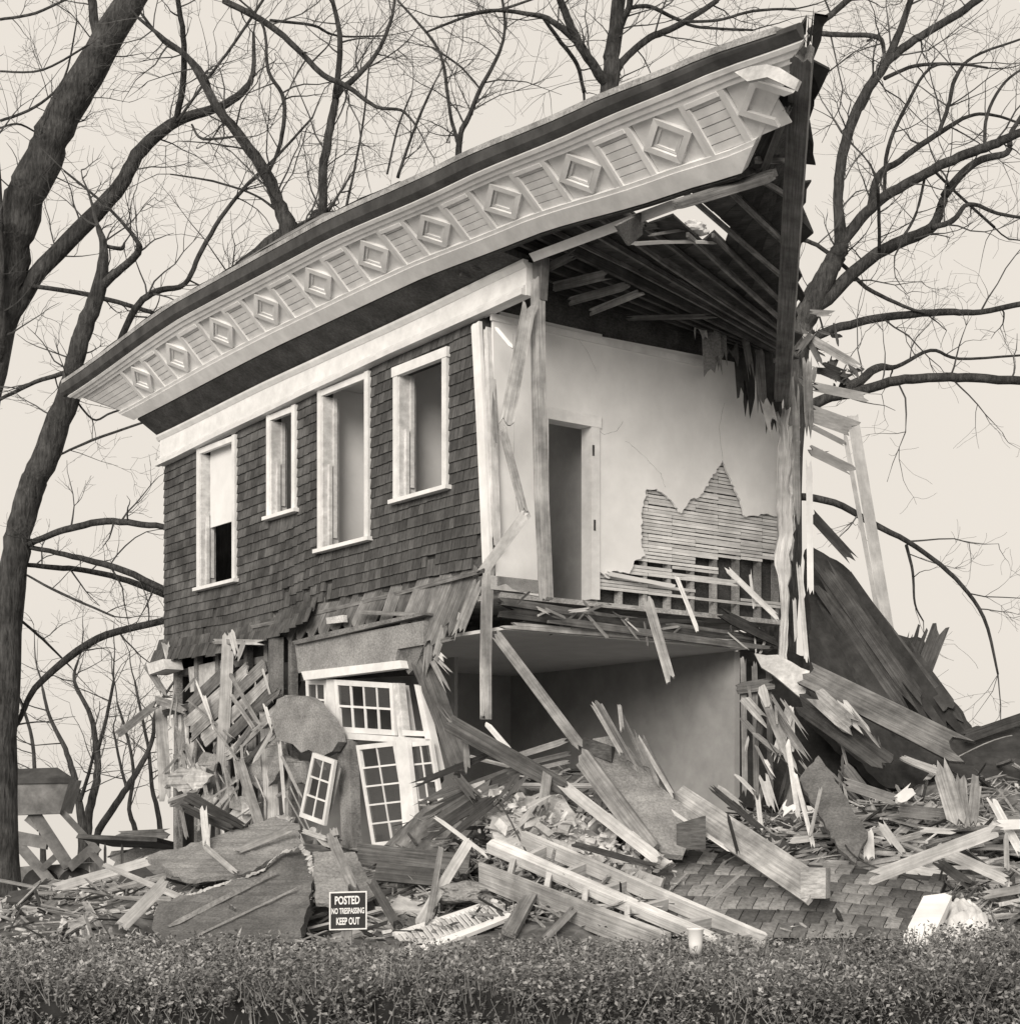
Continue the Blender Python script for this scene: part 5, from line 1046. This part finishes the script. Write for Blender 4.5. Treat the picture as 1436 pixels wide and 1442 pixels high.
tree('side_tree', 'large bare tree with arching limbs standing beyond the torn end', 28, [(1090, 1150, 60), (1105, 700, 48), (1120, 500, 40), (1139, 435, 34), (1160, 395, 30), (1178, 360, 26), (1184, 340, 20), (1180, 291, 14), (1183, 241, 15), (1195, 186, 15), (1218, 132, 15), (1244, 93, 13), (1267, 43, 10), (1285, -10, 8)],
     [[(1180, 348, 18), (1220, 299, 16), (1248, 276, 15), (1294, 249, 14), (1341, 225, 14), (1380, 210, 14), (1411, 198, 13), (1460, 175, 10)], [(1242, 93, 12), (1270, 68, 12), (1302, 47, 11), (1349, 19, 11), (1390, -10, 10)], [(1226, 292, 12), (1236, 249, 11), (1267, 225, 9), (1317, 190, 8), (1364, 163, 5), (1400, 162, 4), (1440, 175, 3)], [(1145, 438, 22), (1201, 384, 19), (1240, 353, 18), (1283, 334, 17), (1314, 318, 15), (1325, 290, 13), (1337, 264, 13), (1372, 229, 11), (1418, 214, 9), (1422, 190, 7), (1440, 160, 6)],
      [(1312, 320, 8), (1342, 310, 8), (1364, 287, 6), (1404, 300, 5), (1450, 308, 4)], [(1122, 492, 14), (1160, 468, 13), (1220, 451, 12), (1275, 443, 11), (1333, 439, 10), (1380, 439, 8), (1450, 425, 8)], [(1112, 590, 16), (1160, 562, 15), (1205, 552, 14), (1263, 536, 14), (1317, 532, 13), (1372, 532, 13), (1450, 537, 12)], [(1150, 568, 14), (1205, 540, 14), (1236, 518, 12), (1263, 516, 6), (1310, 493, 5), (1350, 505, 4), (1440, 500, 3)], [(1120, 335, 6), (1150, 345, 6), (1185, 372, 6), (1220, 405, 6), (1270, 430, 5), (1300, 440, 3)], [(1120, 698, 11), (1175, 708, 10), (1230, 738, 9), (1290, 770, 7), (1345, 815, 6), (1385, 870, 5), (1405, 950, 3)],
      [(1276, 768, 5), (1285, 805, 4), (1288, 850, 3), (1300, 875, 2)], [(1145, 46, 8), (1190, 49, 7), (1236, 52, 7), (1245, 75, 5)], [(1140, 44, 10), (1170, 20, 9), (1205, -10, 9)], [(1320, 190, 6), (1335, 150, 6), (1345, 110, 6), (1370, 80, 4), (1436, 55, 3)], [(1245, 270, 5), (1250, 210, 6), (1275, 150, 5), (1310, 95, 4), (1360, 90, 3)], [(1386, 208, 5), (1390, 160, 5), (1415, 115, 4), (1450, 90, 3)], [(1304, 240, 4), (1290, 300, 4), (1270, 335, 4)], [(1245, 110, 6), (1290, 92, 5), (1350, 90, 4), (1390, 95, 3)], [(1310, 235, 4), (1345, 270, 4), (1400, 320, 4)], [(1238, 352, 5), (1237, 300, 5), (1236, 265, 5)], [(1110, 135, 2), (1160, 105, 2), (1200, 75, 2)]], 6, .75, 1.5)
bgk = [((112, 1240), [[(117, 1194, 15), (114, 1150, 12), (108, 1115, 10), (102, 1085, 9), (92, 1055, 7), (70, 1010, 5), (60, 970, 4)], [(112, 1130, 6), (125, 1090, 5), (132, 1060, 4)]], 'two stemmed thin bare tree behind the raised loader bucket'),
       ((122, 1240), [[(122, 1190, 14), (126, 1140, 12), (136, 1100, 11), (137, 1060, 9), (128, 1010, 7), (105, 960, 5), (110, 930, 3)], [(137, 1060, 6), (150, 1010, 5), (160, 960, 4)]], 'thin bare tree with crooked stem behind the loader arms'),
       ((130, 1240), [[(136, 1182, 11), (159, 1139, 10), (178, 1110, 9), (200, 1075, 8), (215, 1040, 6), (220, 1000, 5), (245, 960, 3)], [(178, 1110, 5), (168, 1070, 4), (160, 1030, 3)]], 'thin bare tree leaning towards the far house corner'),
       ((190, 1240), [[(192, 1180, 8), (182, 1140, 6), (188, 1090, 5), (180, 1040, 4), (165, 990, 3)]], 'slender sapling between the loader and the house'),
       ((225, 1240), [[(226, 1170, 8), (214, 1110, 6), (210, 1060, 5), (200, 1010, 4), (190, 960, 3)]], 'slender sapling close to the far house corner'),
       ((60, 1240), [[(60, 1190, 8), (50, 1100, 6), (45, 1040, 5), (30, 990, 4)]], 'slender sapling between the big trunk and the bucket')]
for k, (b, ls, lb) in enumerate(bgk): tree('young_tree', lb, 44+k, [(b[0], b[1]+40, 14)]+ls[0], ls[1:], 20+k, 1.3, 1.7, 2, 'young trees behind the loader')

# ------------------------------------------------------------------ loader behind the trunk
ld = empty('front_loader', P(40, 1272, 32), 'old front loader with raised bucket behind the big tree trunk', 'loader')
YB = 31.5
def box_px(mb, quad, Y0, Y1): mb.hexa([P(x, y, Y0) for x, y in quad], [P(x, y, Y0)+Vector((0, Y1-Y0, 0)) for x, y in quad])
mb = MB(); box_px(mb, [(-40, 1096), (98, 1098), (84, 1146), (-40, 1150)], YB, YB+.9); bk = mb.build('bucket', M_iron, ld)
mb = MB(); mb.hexa([P(-40, 1085, YB+.3), P(81, 1081, YB+.3), P(102, 1095, YB-.05), P(-40, 1098, YB-.05)], [P(-40, 1085, YB+.3)-ZZ*.06, P(81, 1081, YB+.3)-ZZ*.06, P(102, 1095, YB-.05)-ZZ*.1, P(-40, 1098, YB-.05)-ZZ*.1]); mb.build('bucket_lip', M_gut, bk)
for a, b, w_, nm in (((26, 1112), (98, 1222), 17, 'lift_arm'), ((18, 1180), (78, 1250), 15, 'lift_arm'), ((15, 1178), (68, 1188), 18, 'cross_tube'), ((88, 1144), (140, 1200), 9, 'hydraulic_ram'), ((98, 1222), (135, 1190), 13, 'frame_brace'), ((58, 1225), (80, 1205), 9, 'frame_brace'), ((125, 1198), (150, 1225), 10, 'frame_brace'), ((40, 1150), (58, 1165), 16, 'bucket_bracket')):
    PK(nm, (*a, YB+.2), (*b, YB+.2), w_, .15, M_iron, parent=ld, j0=.01, j1=.01, key=False)
for x in (60, 110): 
    mb = MB(); c0 = P(x, 1248, YB+.5); mb.tube([c0+Vector((0, -.15, 0)), c0+Vector((0, .15, 0))], [.36, .36], 20); mb.build('wheel', M_tar, ld)
mb = MB(); box_px(mb, [(20, 1222), (130, 1215), (140, 1265), (20, 1265)], YB+.4, YB+1.2); mb.build('chassis', M_iron, ld)
tb = empty('low_platform', P(190, 1235, 27.5), 'dark low platform on legs between loader and house', 'platform')
PK('top', (134, 1184, 27.5), (246, 1189, 27.1), 6, 1.2, M_dark, parent=tb, nrm=Vector((0, -1, .12)), j0=.02, j1=.02, key=False)
for x in (148, 172): PK('leg', (x, 1186, 27), (x, 1275, 27), 4, .05, M_dark, parent=tb, key=False)
PK('brace', (150, 1208, 27.1), (200, 1192, 27.1), 3, .03, M_dark, parent=tb, key=False)
PK('side_board', (162, 1178, 28.3), (240, 1174, 28.1), 14, .05, M_old, parent=tb, key=False)
PK('skirt_board', (155, 1212, 28), (245, 1204, 27.8), 26, .05, M_stuc, parent=tb, key=False)
# ------------------------------------------------------------------ warning sign
YS = 13.6
sg = empty('warning_sign', P(490, 1345, YS), 'black and white posted no trespassing keep out sign before the heap', 'sign')
def quadbox(x0, y0, x1, y1, Y, th): 
    mb = MB(); mb.hexa([P(x0, y0, Y), P(x1, y0-1.5, Y), P(x1, y1-1.5, Y), P(x0, y1, Y)], [P(x0, y0, Y)+Vector((0, th, 0)), P(x1, y0-1.5, Y)+Vector((0, th, 0)), P(x1, y1-1.5, Y)+Vector((0, th, 0)), P(x0, y1, Y)+Vector((0, th, 0))]); return mb
bd = quadbox(463.5, 1256.5, 516.5, 1310.5, YS, .012).build('board', M_sgnw, sg)
quadbox(465.5, 1258.5, 514.5, 1308.5, YS-.004, .003).build('black_field', M_black, bd)
def text(s, cx, cy, wpx, hpx, parent):
    cu = bpy.data.curves.new('lettering', 'FONT'); cu.body = s; cu.align_x = 'CENTER'; cu.align_y = 'CENTER'; cu.size = 1; cu.offset = .028; cu.extrude = .004; cu.resolution_u = 3
    to = bpy.data.objects.new('t', cu); col.objects.link(to); bpy.context.view_layer.update()
    me = bpy.data.meshes.new_from_object(to.evaluated_get(bpy.context.evaluated_depsgraph_get())); bpy.data.objects.remove(to); bpy.data.curves.remove(cu)
    xs = [v.co.x for v in me.vertices]; ys = [v.co.y for v in me.vertices]; W_ = max(xs)-min(xs); H_ = max(ys)-min(ys); mxx = (max(xs)+min(xs))/2; myy = (max(ys)+min(ys))/2
    kx = wpx*YS/FPX/W_; ky = hpx*YS/FPX/H_
    for v in me.vertices: v.co = Vector(((v.co.x-mxx)*kx, -v.co.z*.3, (v.co.y-myy)*ky+(v.co.x-mxx)*kx*.03))
    me.materials.clear(); me.materials.append(M_sgnw); link('lettering', me, P(cx, cy, YS-.007), parent)
text('POSTED', 489, 1268, 35, 12, bd); text('NO TRESPASSING', 490, 1283, 46, 8.5, bd); text('KEEP OUT', 490, 1297.5, 33, 10.5, bd)
plank('post', P(488, 1290, YS+.05), Vector((P(488, 1290, YS+.05).x, YS+.05, -.05)), .085, .05, M_mid, parent=sg, key=False, nrm=Vector((0, -1, 0)))
# ------------------------------------------------------------------ hedge along the bottom
def hedge():
    root = empty('clipped_hedge', Vector((0, 8, 0)), 'low clipped twiggy hedge running along the front', 'hedge')
    Y0, Y1, ZT = 7.0, 8.9, .93; X0, X1 = -3.6, 3.9
    def top(x, y): return ZT+.03*noise.noise(Vector((x*1.1, y*1.1, 0)))+.022*noise.noise(Vector((x*4, y*4, 2)))+.012*noise.noise(Vector((x*11, y*11, 5)))+.02+(.07*max(0, (x-1.4))/1.2 if x > 1.4 else 0)
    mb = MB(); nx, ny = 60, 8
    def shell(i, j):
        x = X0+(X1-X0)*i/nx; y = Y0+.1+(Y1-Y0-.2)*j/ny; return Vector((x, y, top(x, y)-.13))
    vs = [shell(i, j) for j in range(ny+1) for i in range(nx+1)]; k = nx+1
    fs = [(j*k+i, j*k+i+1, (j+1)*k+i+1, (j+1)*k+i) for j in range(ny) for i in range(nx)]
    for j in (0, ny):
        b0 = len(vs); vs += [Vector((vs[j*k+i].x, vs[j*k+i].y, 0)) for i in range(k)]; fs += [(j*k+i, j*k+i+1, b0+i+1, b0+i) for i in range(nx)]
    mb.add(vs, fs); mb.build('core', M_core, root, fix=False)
    rr = random.Random(4); lf = MB(); st = MB()
    def leaf(p, s, q):
        pts = [q @ Vector(v)*s+p for v in ((0, 0, 0), (.5, .32, .08), (1, 0, 0), (.5, -.32, .08))]; n0 = len(lf.v); lf.v += pts; lf.f.append((n0, n0+1, n0+2, n0+3))
    def rq(): return (Matrix.Rotation(rr.uniform(0, 6.28), 3, 'Z') @ Matrix.Rotation(rr.uniform(-1.1, .5), 3, 'Y') @ Matrix.Rotation(rr.uniform(-.8, .8), 3, 'X'))
    for n_ in range(36000):
        x = rr.uniform(X0, X1); fr = rr.random() < .42
        if fr: y = Y0+rr.uniform(-.03, .14); z = top(x, y)-rr.random()*.5
        else: y = rr.uniform(Y0, Y1); z = top(x, y)-rr.random()**1.5*.15
        # upright shoots
        ln = rr.uniform(.05, .14) if rr.random() < .95 else .2; d = Vector((rr.gauss(0, .45), rr.gauss(-.15, .4), 1)).normalized(); p = Vector((x, y, z-ln*.6)); e = p+d*ln
        sid = d.cross(Vector((0, 1, 0))).normalized()*.0022
        if n_ % 6 == 0: n0 = len(st.v); st.v += [p-sid, p+sid, e+sid*.4, e-sid*.4]; st.f.append((n0, n0+1, n0+2, n0+3))
        lv = 4 if not fr else 5
        g_ = noise.noise(Vector((x*3.1, y*3.1, z*5+7)))+.6*noise.noise(Vector((x*9, y*9, z*9)))
        lv = 0 if g_ < -.28 else 2 if g_ < -.05 else lv if g_ < .25 else 7
        for k_ in range(lv):
            leaf(p.lerp(e, rr.uniform(.3, 1)), rr.uniform(.012, .030), rq())
    lf.build('leaves', M_leaf, root, fix=False)['kind'] = 'stuff'; st.build('shoots', M_stem, root, fix=False)['kind'] = 'stuff'
    return top
htop = hedge()
# paper cup standing on the hedge
c = P(979, 1338, 8.0); mb = MB(); zb_ = c.z
prof = [(.030, 0), (.033, .05), (.039, .115), (.043, .118), (.043, .124), (.039, .125)]
vs = [c+Vector((r*math.cos(a*.3142), r*math.sin(a*.3142), h-.02)) for r, h in prof for a in range(20)]
fs = [(i*20+k, i*20+(k+1) % 20, (i+1)*20+(k+1) % 20, (i+1)*20+k) for i in range(len(prof)-1) for k in range(20)]+[tuple(range(19, -1, -1))]
mb.add(vs, fs); tag(mb.build('paper_cup', M_sgnw, smooth=True, fix=False), 'white paper cup left standing on the hedge', 'cup')
